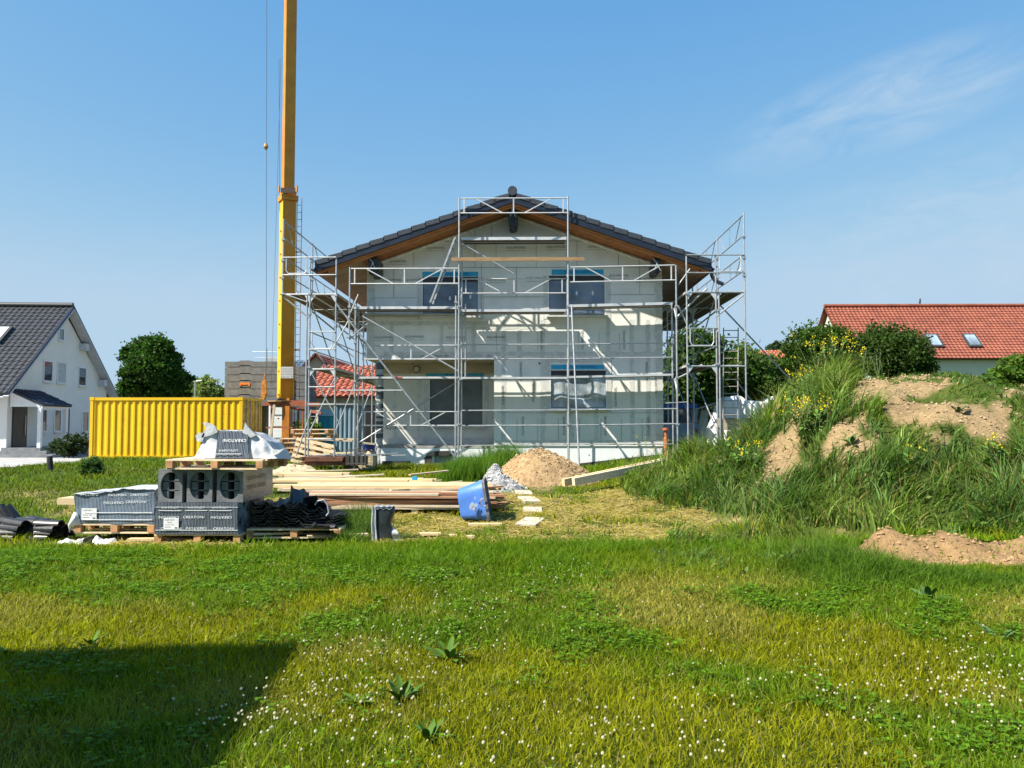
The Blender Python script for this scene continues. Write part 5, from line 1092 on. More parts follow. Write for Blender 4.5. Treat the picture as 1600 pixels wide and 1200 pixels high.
m = MB(); c = P(102, 783, 12.4); m.b2((c.x-.13, 12.4, c.z-.055), (c.x+1.0, 12.75, c.z+.045)); tag(m.build('timber_beam', WOODN), 'thick pale beam end sticking out behind the blue grey pack', 'beam')
# black tiles on their own pallet
yt = 11.75; a, b = P(390, 830, yt), P(535, 830, yt); zt0 = P(0, 824, yt).z
p2 = thing('pallet', 'broad pallet loaded with loose black roof tiles', 'pallet', ((a.x+b.x)/2-.03, yt+.4, zt0-.146), R(2)); pallet_mesh(p2, b.x-a.x, .95, 6)
TILE = mat('black_glazed_tile', (.016, .017, .020), .40, .35, 10, .15, 30, spec=.5, dirt=.2, dirtcol=(.07, .065, .06))
def wavy(n=24, L_=.30, D_=.42, th=.014):
    mb = MB(); f = lambda u: .022*math.cos(u*2*math.pi*1.5)+.010*math.cos(u*4*math.pi*1.5); vs = []; k = n+1
    for s in (0, 1):
        for y in (-D_/2, D_/2):
            for i in range(k): vs.append((-L_/2+L_*i/n, y, f(i/n)-s*th))
    fs = []
    for i in range(n): fs += [(i, i+1, k+i+1, k+i), (2*k+i, 3*k+i, 3*k+i+1, 2*k+i+1), (i, 2*k+i, 2*k+i+1, i+1), (k+i, k+i+1, 3*k+i+1, 3*k+i)]
    fs += [(0, k, 3*k, 2*k), (k-1, 3*k-1, 4*k-1, 2*k-1)]
    mb.add(vs, fs); return mb
t0 = None; cnt = 0
for ci, (px, ny, rz) in enumerate(((408, 9, .1), (437, 8, -.15), (462, 9, .05), (486, 7, .25), (510, 5, -.1))):
    for row in (0, 1):
        cxx = P(px, 800, yt).x
        for k in range(ny-row*1):
            z = zt0+.035+k*.040; p = (cxx+random.uniform(-.02, .02), yt+.22+row*.40+random.uniform(-.02, .02), z); rot = (random.uniform(-.06, .06), random.uniform(-.07, .07), rz+random.uniform(-.06, .06))
            if t0 is None: t0 = wavy().build('roof_tile', TILE); tag(t0, 'black wavy clay roof tile lying in the stacks on the broad pallet', 'roof tile', 'black roof tiles on the broad pallet'); o = t0
            else: o = t0.copy(); C.objects.link(o)
            o.location = p; o.rotation_euler = rot; cnt += 1
for (px, py, rot, lb) in ((468, 776, (.5, .3, .4), 'black roof tile tipped steeply on top of the heap, pointing up'), (450, 782, (.25, -.35, .1), 'black roof tile lying askew left of the upright one'), (490, 786, (-.2, .5, .9), 'black roof tile sliding off the right side of the heap')):
    o = t0.copy(); C.objects.link(o); c = P(px, py, yt+.3); o.location = c; o.rotation_euler = rot; o['label'] = lb
m = MB(); cc = P(500, 795, yt+.1); m.path([P(492, 789, yt), P(496, 783, yt), P(506, 781, yt), P(512, 789, yt), P(514, 801, yt), P(510, 806, yt)], .014, 6); tag(m.build('packing_strap', mat('grey_strap', (.3, .31, .33), .5)), 'curled grey strap hanging over the black tiles', 'strap')
for k, px in enumerate((490, 505)):
    c = P(px, 818+k*3, yt-.1); o = t0.copy(); C.objects.link(o); o.location = (c.x, yt-.22, c.z); o.rotation_euler = (0, .1*k, .3+k); o['label'] = ['flat black tile on the front edge of the broad pallet', 'flat black tile at the right end of the broad pallet'][k]
m = MB(); c = P(455, 846, yt-.2)
for k in range(2):
    q0, q1 = ((395, 843), (470, 845)) if k == 0 else ((480, 842), (575, 836)); p_, q_ = P(*q0, yt-.1), P(*q1, yt+.2); p_.z = gz(p_.x, p_.y)+.10; q_.z = gz(q_.x, q_.y)+.10
    m = MB(); m.bar(p_, q_, .12, .03); tag(m.build('board', WOODG), ['weathered board on the ground under the broad pallet, left end', 'weathered board on the ground right of the broad pallet'][k], 'board')
# ridge tiles far left
def half(L_=.42, r=.085, n=10):
    mb = MB(); A = [(math.cos(math.pi*i/n)*r, math.sin(math.pi*i/n)*r) for i in range(n+1)]; B = [(x*.86, z*.86) for x, z in A][::-1]; pr = A+B
    mb.prism([(x, -L_/2, z) for x, z in pr], (0, L_, 0)); return mb
hb = half().build('ridge_tile', TILE); tag(hb, 'black half round ridge tile in the low pile at the far left', 'ridge tile', 'ridge tiles in the pile at the left edge')
for k in range(22):
    o = hb if k == 0 else hb.copy()
    if k: C.objects.link(o)
    px = 8+(k*17) % 96; lay = (k*17)//96; c = P(px, 826-lay*9-(3 if px < 60 else 0), 11.9+.12*(k % 3)); o.location = (c.x, c.y, gz(c.x, c.y)+.02+lay*.07); o.rotation_euler = (random.uniform(-.08, .08), random.uniform(-.3, .3), R(78)+random.uniform(-.25, .25))
for k in range(4):
    o = hb.copy(); C.objects.link(o); c = P(2+k*7, 800, 12.3); o.location = (c.x, c.y, gz(c.x, c.y)+.24+.04*(k % 2)); o.rotation_euler = (R(50), 0, R(60)+k*.2); o['label'] = 'black ridge tile standing on end at the very left edge'
# wrapped roll of tiles on the ground
yw = 11.9; rw = thing('wrapped_bundle', 'upright bundle of dark tiles in clear torn film on the grass', 'bundle', P(598, 830, yw)); c = P(598, 830, yw); zb = gz(c.x, yw)
mb = MB(); mb.grid(20, 14, lambda u, v: (c.x+math.copysign(abs(math.cos(u*6.283))**.7, math.cos(u*6.283))*(.145+.02*math.sin(v*9))*(1-.05*v)+.03*v-.02, yw+.12+math.copysign(abs(math.sin(u*6.283))**.7, math.sin(u*6.283))*.11, zb+.52*v)); mb.b2((c.x-.13, yw+.02, zb+.49), (c.x+.12, yw+.21, zb+.52)); mb.build('tiles', mat('blue_black_tiles', (.022, .028, .04), .25, .4, 5, .3, 10, spec=.8), rw, smooth=True)
mb = MB(); mb.grid(8, 14, lambda u, v: (c.x-.17+.09*u*(1-v*.3)+.004*math.sin(v*9), yw+.0-.015*math.sin(u*9), zb+.53*v)); mb.grid(14, 4, lambda u, v: (c.x-.15+.28*u, yw+.0+.2*v, zb+.50+.035*v+.012*math.sin(u*20))); mb.grid(6, 8, lambda u, v: (c.x+.12+.17*u*(1-v)+.01, yw+.05+.02*math.sin(v*12), zb+.27*v+.02)); mb.build('torn_film', mat('greyish_film', (.36, .39, .41), .3, .3, 5, .8, 10, spec=.8), rw, smooth=True)
# ---------------------------------------------------------------- blue mortar tub
yb = 13.4; tb_ = thing('mortar_tub', 'scuffed blue plastic mortar tub tipped on its side', 'tub', P(745, 812, yb)); BLU = mat('scuffed_blue_plastic', (.07, .19, .58), .5, .2, 3, .1, 20, dirt=.75, dirtcol=(.30, .36, .50))
cB = P(716, 781, yb); W0, H0 = 1.0, .6
# axis of the tub points right-up: bottom at left, rim at right
ax = (P(768, 777, yb)-P(719, 785, yb)).normalized(); upv = Vector((0, 1, 0)).cross(ax).normalized()*-1; upv = upv if upv.z > 0 else -upv
c0 = P(719, 787, yb+.35); dep = (P(764, 778, yb)-P(719, 786, yb)).length
def ringp(t, hw_, hd_, r=.25, n=28):
    pts = []
    for i in range(n):
        th_ = 2*math.pi*(i+.5)/n; cx_, sy_ = math.cos(th_), math.sin(th_); p_ = 7.0; k = (abs(cx_)**p_+abs(sy_)**p_)**(-1/p_); pts.append(c0+ax*t+upv*(cx_*k*hw_)+Vector((0, 1, 0))*(sy_*k*hd_))
    return pts
prof_ = [(.04, .02, .02), (0.0, .22, .26), (.03, .255, .31), (dep*.9, .335, .40), (dep*.92, .36, .425), (dep, .365, .43), (dep+.005, .335, .405), (dep*.9, .31, .385), (.06, .235, .29), (.05, .02, .02)]
mb = MB(); vs = []; 
for t, a_, b_ in prof_[:4]: vs += ringp(t, a_, b_)
n = 28; mb.add(vs, [(j*n+i, j*n+(i+1) % n, (j+1)*n+(i+1) % n, (j+1)*n+i) for j in range(3) for i in range(n)]); mb.build('tub_body', BLU, tb_, smooth=True)
mb = MB(); vs = []
for t, a_, b_ in prof_[3:]: vs += ringp(t, a_, b_)
mb.add(vs, [(j*n+i, j*n+(i+1) % n, (j+1)*n+(i+1) % n, (j+1)*n+i) for j in range(6) for i in range(n)]); mb.build('rim', mat('mortar_grey_rim', (.13, .135, .15), .8, .3, 6, .4, 20, dirt=.4, dirtcol=(.35, .34, .3)), tb_, smooth=False)
mb = MB(); hc = P(755.5, 785, yb-.09); mb.path([hc+Vector((math.cos(t_)*.055, -.02, math.sin(t_)*.065)) for t_ in [.6+k*.45 for k in range(12)]], .009, 6); mb.build('handle', mat('handle_steel', (.25, .22, .2), .5, metal=.5), tb_)
mb = MB()
for k in range(16):
    q_ = P(741+random.gauss(0, 3.5), 789+random.gauss(0, 5), yb-.055); r_ = random.uniform(.012, .04); mb.add([q_+Vector((math.cos(t_)*r_*random.uniform(.6, 1.2), -.012-.0012*k, math.sin(t_)*r_*random.uniform(.8, 1.5))) for t_ in [j*1.05 for j in range(6)]], [tuple(range(6))])
mb.build('mortar_splash', mat('pale_mortar', (.36, .42, .55), .9), tb_)
# ---------------------------------------------------------------- boards and lumber
def board(p, q, w, h, m, label, group=None, roll=0): 
    mb = MB(); p = Vector(p); q = Vector(q); mb.bar(p, q, w, h); return tag(mb.build('board', m), label, 'board', group)
def pile(x0, x1, y0, y1, z0, rows, per, label, group, mats, th=.024, w=.14, jit=.5, sl_=0.0):
    for r_ in range(rows):
        for k in range(per):
            yy = y0+(y1-y0)*(k+.5)/per+random.uniform(-.02, .02); a_ = x0+random.uniform(0, jit); b_ = x1-random.uniform(0, jit)*(1+r_*.3); m = random.choice(mats)
            dz = z0+r_*(th+.004); g0, g1 = 0, 0
            board((a_, yy+random.uniform(-.03, .03), dz+random.uniform(0, .004)), (b_, yy+random.uniform(-.12, .12), dz+sl_+random.uniform(0, .012)), w, th, m, label, group)
WB2 = mat('whitish_board', (.50, .43, .32), .75, .12, 3, .15, 50, col2=(.66, .58, .45), stretch=(1, 12, 12), dirt=.2, dirtcol=(.35, .28, .2))
x0, x1 = P(560, 0, 14.5).x, P(792, 0, 14.5).x; zg = gz(-2.5, 14.5)
for px in (600, 650, 742): c = P(px, 795, 14.35); m = MB(); m.b2((c.x-.06, 14.2, zg-.06), (c.x+.06, 14.9, zg+.09)); tag(m.build('bearer', WOODG), 'short cross bearer under the brown board pile, %s' % {600: 'near the wrapped bundle', 650: 'in the middle of the gap', 742: 'behind the blue tub'}[px], 'bearer')
pile(x0-1.1, x1, 14.2, 14.9, zg+.105, 7, 4, 'brown weathered board in the low pile behind the blue tub', 'brown boards behind the blue tub', [WOODB, WOODB, WOODG], jit=.5, th=.036)
pile(P(425, 0, 15.6).x, P(790, 0, 15.6).x, 15.3, 16.3, gz(-3, 15.6)+.30, 2, 6, 'long yellowish board in the flat stack behind the brown pile', 'yellowish boards behind the brown pile', [WOODN, WOODN, WOODG], jit=.7, th=.05, w=.16)
pile(P(425, 0, 17.5).x, P(685, 0, 17.5).x, 17.1, 17.9, gz(-3, 17.5)+.22, 2, 4, 'pale whitish board in the middle stack of planks', 'whitish boards in the middle stack', [WB2, WB2, WOODN], jit=.5, th=.05, w=.17)
pile(P(425, 0, 19).x, P(565, 0, 19).x, 18.7, 19.6, gz(-3, 19)+.16, 3, 4, 'weathered board in the stack nearest the scaffold', 'boards nearest the scaffold', [WOODG, WB2, WOODN], jit=.6, th=.045, w=.17)
m = MB(); c = P(643, 748, 16.9); m.b2((c.x, 16.98, c.z-.035), (c.x+.1, 17.1, c.z+.035)); tag(m.build('blue_end_cap', TAPE), 'small blue painted end of a whitish board', 'end cap')
pile(P(200, 0, 15).x, P(255, 0, 15).x, 14.9, 15.6, gz(-6, 15)+.10, 5, 3, 'weathered board end sticking out left of the grey tile packs', 'board ends left of the grey packs', [WB2, WOODG], jit=.15, th=.045, w=.17)
for k, (a_, b_, yy, rz_) in enumerate((((668, 742), (705, 748), 18.2, 0), ((672, 752), (722, 742), 18.6, 0), ((655, 745), (690, 752), 18.9, 0), ((800, 795), (838, 760), 14.0, 0))):
    if k == 3: continue
    p_ = P(*a_, yy); q_ = P(*b_, yy+.2); p_.z = gz(p_.x, p_.y)+.08; q_.z = gz(q_.x, q_.y)+.12; board(p_, q_, .11, .035, WOODG, ['short offcut board lying crooked before the tall grass, nearest', 'short offcut board lying crooked before the tall grass, middle', 'short offcut board lying crooked before the tall grass, farthest'][k], 'short offcuts before the tall grass')
for k, (a_, b_, yy, m_, lb) in enumerate((((432, 741), (560, 736), 19.2, WOODG, 'loose dark board lying askew on the stack nearest the scaffold'), ((440, 752), (600, 744), 17.6, WB2, 'loose white board lying askew on the middle stack'), ((500, 757), (640, 760), 16.0, WOODG, 'loose weathered board slanting over the yellowish stack'),
        ((610, 768), (700, 765), 15.2, WOODN, 'short bright board slanting over the end of the yellowish stack'), ((640, 744), (700, 738), 18.4, WOODG, 'thin crooked lath at the right end of the middle stack'), ((690, 770), (785, 763), 15.0, WOODB, 'dark crooked board on top of the brown pile behind the blue tub'))):
    p_ = P(*a_, yy); q_ = P(*b_, yy+.5); p_.z += .03; q_.z += .04; board(p_, q_, .12, .026, m_, lb)
# leaning long planks on the right
for k, (a_, b_, yy0, yy1, w_) in enumerate((((880, 754), (1040, 720), 17.2, 19.0, .15), ((896, 753), (1080, 715), 17.0, 18.8, .16), ((930, 746), (1068, 714), 17.6, 19.3, .15))):
    p_, q_ = P(*a_, yy0), P(*b_, yy1); board(p_, q_, .10, w_, [WOODN, WB2, WOODN][k], ['broad pale plank at the back of the leaning bundle beside the mound', 'broad pale plank at the front of the leaning bundle beside the mound', 'yellowish plank in the leaning bundle beside the mound'][k], 'planks leaning beside the mound')
# paving slabs path in the grass
SLABM = mat('buff_paving_slab', (.50, .44, .34), .9, .15, 5, .3, 30)
for k, (px, py, rz_) in enumerate(((818, 772, .1), (827, 784, .2), (832, 800, -.02), (829, 818, -.25))):
    c = G(px, py); t_ = MB(); t_.box((0, 0, .02), (.34, .62+.1*(k % 2), .055)); t_.bar((-.15, -.2, .05), (.12, .25, .05), .004); o = t_.build('paving_slab', SLABM); o.location = (c.x, c.y, c.z); o.rotation_euler = (.04, .02, rz_); tag(o, ['cracked buff slab farthest back right of the blue tub', 'buff slab second from the back right of the blue tub', 'buff slab second from the front right of the blue tub', 'buff slab nearest the lawn right of the blue tub'][k], 'paving slab', 'buff slabs in a line right of the blue tub')
for k, (px, py, w_) in enumerate(((672, 840, .33), (708, 843, .12), (745, 830, 0), (758, 826, .55), (250, 849, .9), (735, 844, .12))):
    if not w_: continue
    c = G(px, py); t_ = MB(); t_.box((0, 0, .02), (w_, .14, .035)); o = t_.build('wood_offcut', WOODN); o.location = (c.x, c.y, c.z+.03); o.rotation_euler = (0, 0, .05); tag(o, {672: 'short pale offcut in the grass front of the brown boards', 708: 'tiny offcut just right of the short pale one', 758: 'thin pale lath lying in the straw before the blue tub', 250: 'long pale lath in the grass under the striped pack', 735: 'tiny offcut nearest the blue tub in the grass'}[px], 'offcut')
# small black post at the kerb, near left yard
m = MB(); c = G(79, 738); m.tube((c.x, c.y, c.z-.1), (c.x-.04, c.y, c.z+.42), .085, 10, .075); tag(m.build('short_post', mat('charred_post', (.03, .03, .032), .8, .4, 6, .3)), 'short dark post at the edge of the paved yard', 'post')
# the neighbouring building whose corner throws the shadow over the lawn
S = G(476, 1012); HH = 6.0; k = HH-S.z; Cc = S+SUN*(k/SUN.z); rz = R(6)
nh = thing('neighbour_house', 'pale rendered house behind the lawn casting its corner shadow', 'house', (Cc.x, Cc.y, 0), rz); mb = MB(); mb.b2((-9.6, -12.6, -.1), (-.4, -.4, HH-.25)); mb.build('wall', WHITE, nh, local=True)
mb = MB(); mb.b2((-10, -13, HH-.25), (0, 0, HH)); mb.prism([(-10, -12.9, HH), (-.1, -12.9, HH), (-5, -12.9, HH+.9)], (0, 9.5, 0)); mb.build('roof', _M['dark_grey_roof_tile'], nh, local=True)
for x in (-7.5, -5, -2.5):
    for z in (1.6, 4.2): mb = MB(); mb.b2((x-.6, -.42, z-.6), (x+.6, -.36, z+.6)); f = mb.build('window', FRW, nh, local=True); mb = MB(); mb.b2((x-.5, -.37, z-.5), (x+.5, -.35, z+.5)); mb.build('pane', GLASS, f, local=True)
# ================================================================ VEGETATION
def tree(name, label, cat, base, trunk_h, blobs, col, n, size, group=None, limbs=5, tr=.14, flat=.2, var=.35, cl=.35):
    """blobs: (centre, (rx,ry,rz)) ; leaf clumps are scattered through the blobs' shells"""
    t = thing(name, label, cat, base, 0, group); base = Vector(base); mb = MB(); top = base+Vector((0, 0, trunk_h))
    mb.tube(base-Vector((0, 0, .2)), top, tr, 10, tr*.6)
    for k, (c, r) in enumerate(blobs): mb.tube(base+Vector((0, 0, trunk_h*.6)), Vector(c), tr*.55, 6, tr*.12)
    mb.build('trunk', mat('bark', (.10, .075, .05), .9, .3, 8, .5, 20), t)
    fo = FO(); vol = np.array([r[0]*r[1]*r[2] for c, r in blobs])**.67; ns = (n*vol/vol.sum()).astype(int)
    for (c, r), m_ in zip(blobs, ns):
        nc = max(4, m_//26); d = RNG.normal(size=(nc, 3)); d /= np.linalg.norm(d, axis=1)[:, None]; rad = RNG.random(nc)**.42
        lump = 1+.55*(RNG.random(nc)-.5); cc = np.array(c)+d*np.array(r)*(rad*lump)[:, None]
        idx = RNG.integers(0, nc, m_); cs = cl*min(r)*.45; pos = cc[idx]+RNG.normal(size=(m_, 3))*cs*np.array([1, 1, .7])
        cb = (1+var*(RNG.random(nc)-.5)*2)[idx]; cv = np.array(col)*(cb*(1+.3*(RNG.random(m_)-.5)))[:, None]; cv[:, 0] *= 1+.5*(RNG.random(m_)-.5)
        leaves(fo, pos, size*(.6+.8*RNG.random(m_)), cv, flat=flat, asp=.65)
    fo.build('crown', LEAF, t); return t
def blobs_px(L, Y, d=1.0):
    out = []
    for (px, py, rx, rz) in L:
        y = Y+random.uniform(-.2, .2)*d; c = P(px, py, y); out.append(((c.x, c.y, c.z), (rx*y/F, rx*y/F*.9, rz*y/F)))
    return out
b = P(245, 640, 56); tree('maple_tree', 'big dark green round headed tree behind the yellow container', 'tree', (b.x, 56, -.1), 2.6, blobs_px([(222, 548, 20, 20), (248, 545, 22, 20), (206, 556, 16, 14), (265, 562, 17, 18), (235, 572, 34, 24), (205, 585, 16, 14), (262, 592, 26, 22), (225, 600, 30, 24), (287, 597, 16, 15), (200, 606, 16, 12), (245, 615, 40, 18), (295, 612, 10, 12), (190, 617, 12, 8)], 56, 6), (.034, .085, .012), 60000, .21, tr=.3, cl=.42, var=.5)
b = P(325, 640, 50); tree('willow_bush', 'pale yellow green bushy tree left of the ballast slabs', 'tree', (b.x, 50, -.1), 1.2, blobs_px([(325, 612, 20, 18), (338, 620, 14, 16), (312, 618, 10, 14)], 50, 2), (.15, .20, .06), 5000, .22, cl=.5)
m = MB(); b = P(305, 600, 48); m.tube((b.x, 48, -.1), (b.x, 48, P(0, 595, 48).z), .05, 8); m.tube((b.x, 48, P(0, 596, 48).z), (b.x+.4, 48, P(0, 595, 48).z), .035, 8); tag(m.build('street_lamp', STEEL), 'thin grey lamp post between dark tree and pale bush', 'street lamp')
for k, (px, L_, Y_, n_, lb) in enumerate(((1085, [(1085, 565, 38, 45), (1060, 600, 30, 40), (1110, 545, 22, 22), (1100, 600, 30, 34)], 37, 16000, 'leafy green fruit tree behind the right scaffold tower'),
        (1170, [(1165, 575, 34, 34), (1190, 600, 30, 30), (1150, 610, 34, 26), (1128, 590, 25, 28)], 39, 15000, 'broad green fruit tree seen behind the long ladder'),
        (1212, [(1212, 582, 24, 22), (1225, 600, 26, 24)], 41, 7000, 'smaller green tree between the long ladder and the mound'))):
    b = P(px, 660, Y_); tree('fruit_tree', lb, 'tree', (b.x, Y_, .1), 1.3, blobs_px(L_, Y_, 3), (.062, .115, .022), n_, .20, 'green trees behind the right scaffold', cl=.55)
b = P(1213, 560, 90); tree('poplar_tree', 'small far off tree crown above the orange roofed house', 'tree', (b.x, 90, 0), 4, blobs_px([(1213, 545, 12, 12), (1232, 552, 10, 8), (1222, 552, 12, 8)], 90, 2), (.05, .085, .04), 2500, .4, cl=.6)
for k, (L_, Y_, lb, n_) in enumerate((([(1270, 548, 38, 38), (1300, 535, 34, 26), (1250, 575, 30, 30), (1325, 560, 26, 36)], 24, 'yew like rounded bush left of two on top of the mound', 26000), ([(1390, 555, 46, 42), (1365, 545, 30, 30), (1425, 565, 32, 36), (1440, 585, 22, 22)], 23.5, 'dark rounded bush right of two on top of the mound', 30000))):
    b = P(L_[0][0], 640, Y_); tree('rounded_bush', lb, 'bush', (b.x, Y_, gz(b.x, Y_)), 1.0, blobs_px(L_, Y_, 1), (.055, .105, .016) if k == 0 else (.042, .078, .014), n_, .09, 'rounded bushes beyond the mound', flat=0, cl=.40, tr=.08)
b = P(1580, 640, 15.6); tree('elder_bush', 'bright green broad leaved bush at the right edge before the pale wall', 'bush', (b.x, 15.6, gz(b.x, 15.6)-.1), .4, blobs_px([(1572, 588, 26, 22), (1602, 580, 26, 24), (1556, 608, 20, 18), (1595, 622, 34, 26), (1615, 640, 26, 30), (1548, 598, 12, 10)], 15.6, 1), (.085, .155, .022), 9000, .10, flat=.3, cl=.5, tr=.04)
b = P(108, 700, 37); tree('low_shrub', 'low dark shrub beside the steps of the grey white house', 'bush', (b.x, 37, -.05), .3, blobs_px([(100, 697, 18, 15), (122, 694, 16, 18), (90, 702, 12, 10)], 37, 1), (.03, .05, .018), 5000, .10, tr=.05)
b = G(142, 745); tree('low_shrub', 'small dark leafy shrub in front of the left end of the container', 'bush', (b.x, b.y, b.z), .15, [((b.x, b.y, b.z+.25), (.28, .25, .28)), ((b.x+.2, b.y, b.z+.18), (.2, .2, .2))], (.045, .095, .025), 1800, .06, tr=.015)
for px, lb in ((485, 'light green shrub in the gap behind the pallet stack'),): b = P(px, 660, 33.5); tree('garden_shrub', lb, 'bush', (b.x, 33.5, .2), .3, blobs_px([(478, 668, 16, 14), (495, 676, 12, 14), (462, 672, 10, 12)], 33.5, 1), (.09, .17, .03), 4000, .10, tr=.03)
# far hedge line so the horizon is closed
fo = FO(); n = 26000; x = RNG.uniform(-130, 130, n); y = 118+RNG.normal(size=n)*3; hgt = 3.0+3.2*fbm(x, x*0, .06, 3)+1.2*fbm(x, x*0, .4, 2); z = RNG.random(n)**.8*hgt
c = np.array([.05, .08, .03])*(0.6+.8*RNG.random(n))[:, None]; leaves(fo, np.stack([x, y, z], 1), 1.1, c, asp=.8); tag(fo.build('distant_woods', LEAF), 'belt of far off trees along the horizon', 'woods', kind='stuff')
# ---------------------------------------------------------------- grass
def pick(n, x0, x1, y0, y1, spread=True):
    y = np.sqrt(RNG.random(n)*(y1**2-y0**2)+y0**2) if spread else RNG.uniform(y0, y1, n)
    u = RNG.random(n)*2-1; x = u*(y*.74+.6)-.013*y; return x, y
def zone(x, y):
    z = ground(x, y); px, py = proj(x, y, z); return z, px, py
YG = np.array([.215, .225, .004]); MG = np.array([.120, .195, .006]); DG = np.array([.082, .170, .007]); ST = np.array([.34, .28, .10]); BG = np.array([.080, .150, .032])
def lawn():
    fo = FO(); x, y = pick(330000, 0, 0, 3.4, 11.2); z, px, py = zone(x, y)
    dens = np.clip(6.5/y, .35, 1.2)/1.2; k = RNG.random(len(x)) < dens; x, y, z, px, py = [a[k] for a in (x, y, z, px, py)]
    cl = sstep(.40, .68, fbm(x+3, y, .9, 4)+.08*sstep(6, 9.5, y)-.08*sstep(-1, -4, x)*(y < 8)*1.0)      # clover / lush patches
    dry = sstep(.48, .62, fbm(x+60, y+9, .6, 3))
    n = fbm(x, y, 3, 2)[:, None]
    lush = sstep(8.7, 9.9, y+1.0*(fbm(x, y, .7)-.5)+.7*sstep(200, 700, px)-.5)
    col = YG*(1-cl)[:, None]+MG*cl[:, None]; col = col*(1-.6*lush)[:, None]+DG*(.6*lush)[:, None]*1.15
    col = col*(1-.35*dry*(1-cl)*(1-lush))[:, None]+ST*(.35*dry*(1-cl)*(1-lush))[:, None]
    # yellower, shorter grass towards the left of the lush band
    r = RNG.random(len(x)); col = np.where((r < .06*(1-lush))[:, None], ST*.8, col); col = np.where((r > .93)[:, None], col*1.4, col)
    col = col*(.65+.7*RNG.random(len(x)))[:, None]*(.8+.4*n)
    right = sstep(1100, 1350, px)*sstep(8.0, 8.8, y)*(1-sstep(8.9, 9.4, y)*sstep(4.0, 4.8, x))
    h = (.045+.045*RNG.random(len(x)))*(1-lush)+lush*(.10+.10*RNG.random(len(x)))*(.55+.45*sstep(350, 620, px)); h = h*(1+.9*right); h = h*(1+.35*cl)*(1-.5*sstep(8.9, 9.5, y)*sstep(3.8, 4.8, x))
    col = col*(1-right)[:, None]+right[:, None]*np.array([.085, .165, .014])*(.5+1.0*RNG.random(len(x)))[:, None]
    soil, straw = masks(x, y, z); keep = (RNG.random(len(x)) > soil*.93)
    keep &= ~((np.abs(x+4.62) < .58) & (y > 11.35) & (y < 12.6))
    a = [q[keep] for q in (x, y, z, h)]; col = col[keep]; yy = a[1]
    blades(fo, np.stack(a[:3], 1), a[3], (.0045+.0009*yy)*(.7+.6*RNG.random(len(yy))), .2+.9*RNG.random(len(yy)), col, 2)
    tag(fo.build('lawn_grass', GRASSM), 'short yellow green lawn grass with lush and dry patches', 'grass', kind='stuff')
lawn()
def clover():
    fo = FO(); x, y = pick(190000, 0, 0, 3.5, 10.4); z, px, py = zone(x, y)
    cl = sstep(.36, .72, fbm(x+3, y, .9, 4)+.08*sstep(6, 9.5, y)-.08*sstep(-1, -4, x)*(y < 8)); fine = sstep(.42, .70, fbm(x, y, 3.4, 4)); k = (RNG.random(len(x)) < cl*fine*.55) & ~((y > 9.0) & (x > 3.4)); x, y, z = x[k], y[k], z[k]; n = len(x)
    h = .03+.06*RNG.random(n); a0 = RNG.random(n)*6.28; col = np.array([.090, .185, .008])*(.55+.9*RNG.random(n))[:, None]
    for j in range(3):
        a = a0+j*2.094; s = .006+.008*RNG.random(n)+.0007*y; c = np.stack([x+np.cos(a)*s*.75, y+np.sin(a)*s*.75, z+h], 1)
        d = np.stack([np.cos(a), np.sin(a), RNG.normal(size=n)*.25], 1); e = np.stack([-np.sin(a), np.cos(a), RNG.normal(size=n)*.25], 1); s = s[:, None]
        v = np.stack([c-d*s*.8, c+e*s*.8, c+d*s*.8, c-e*s*.8], 1).reshape(-1, 3); i = np.arange(n)[:, None]*4; fo.add(v, np.concatenate([i+np.array([[0, 1, 2]]), i+np.array([[0, 2, 3]])]), np.repeat(col, 4, 0))
    tag(fo.build('clover_leaves', LEAF), 'dark green clover patches spread through the lawn', 'clover', kind='stuff')
clover()
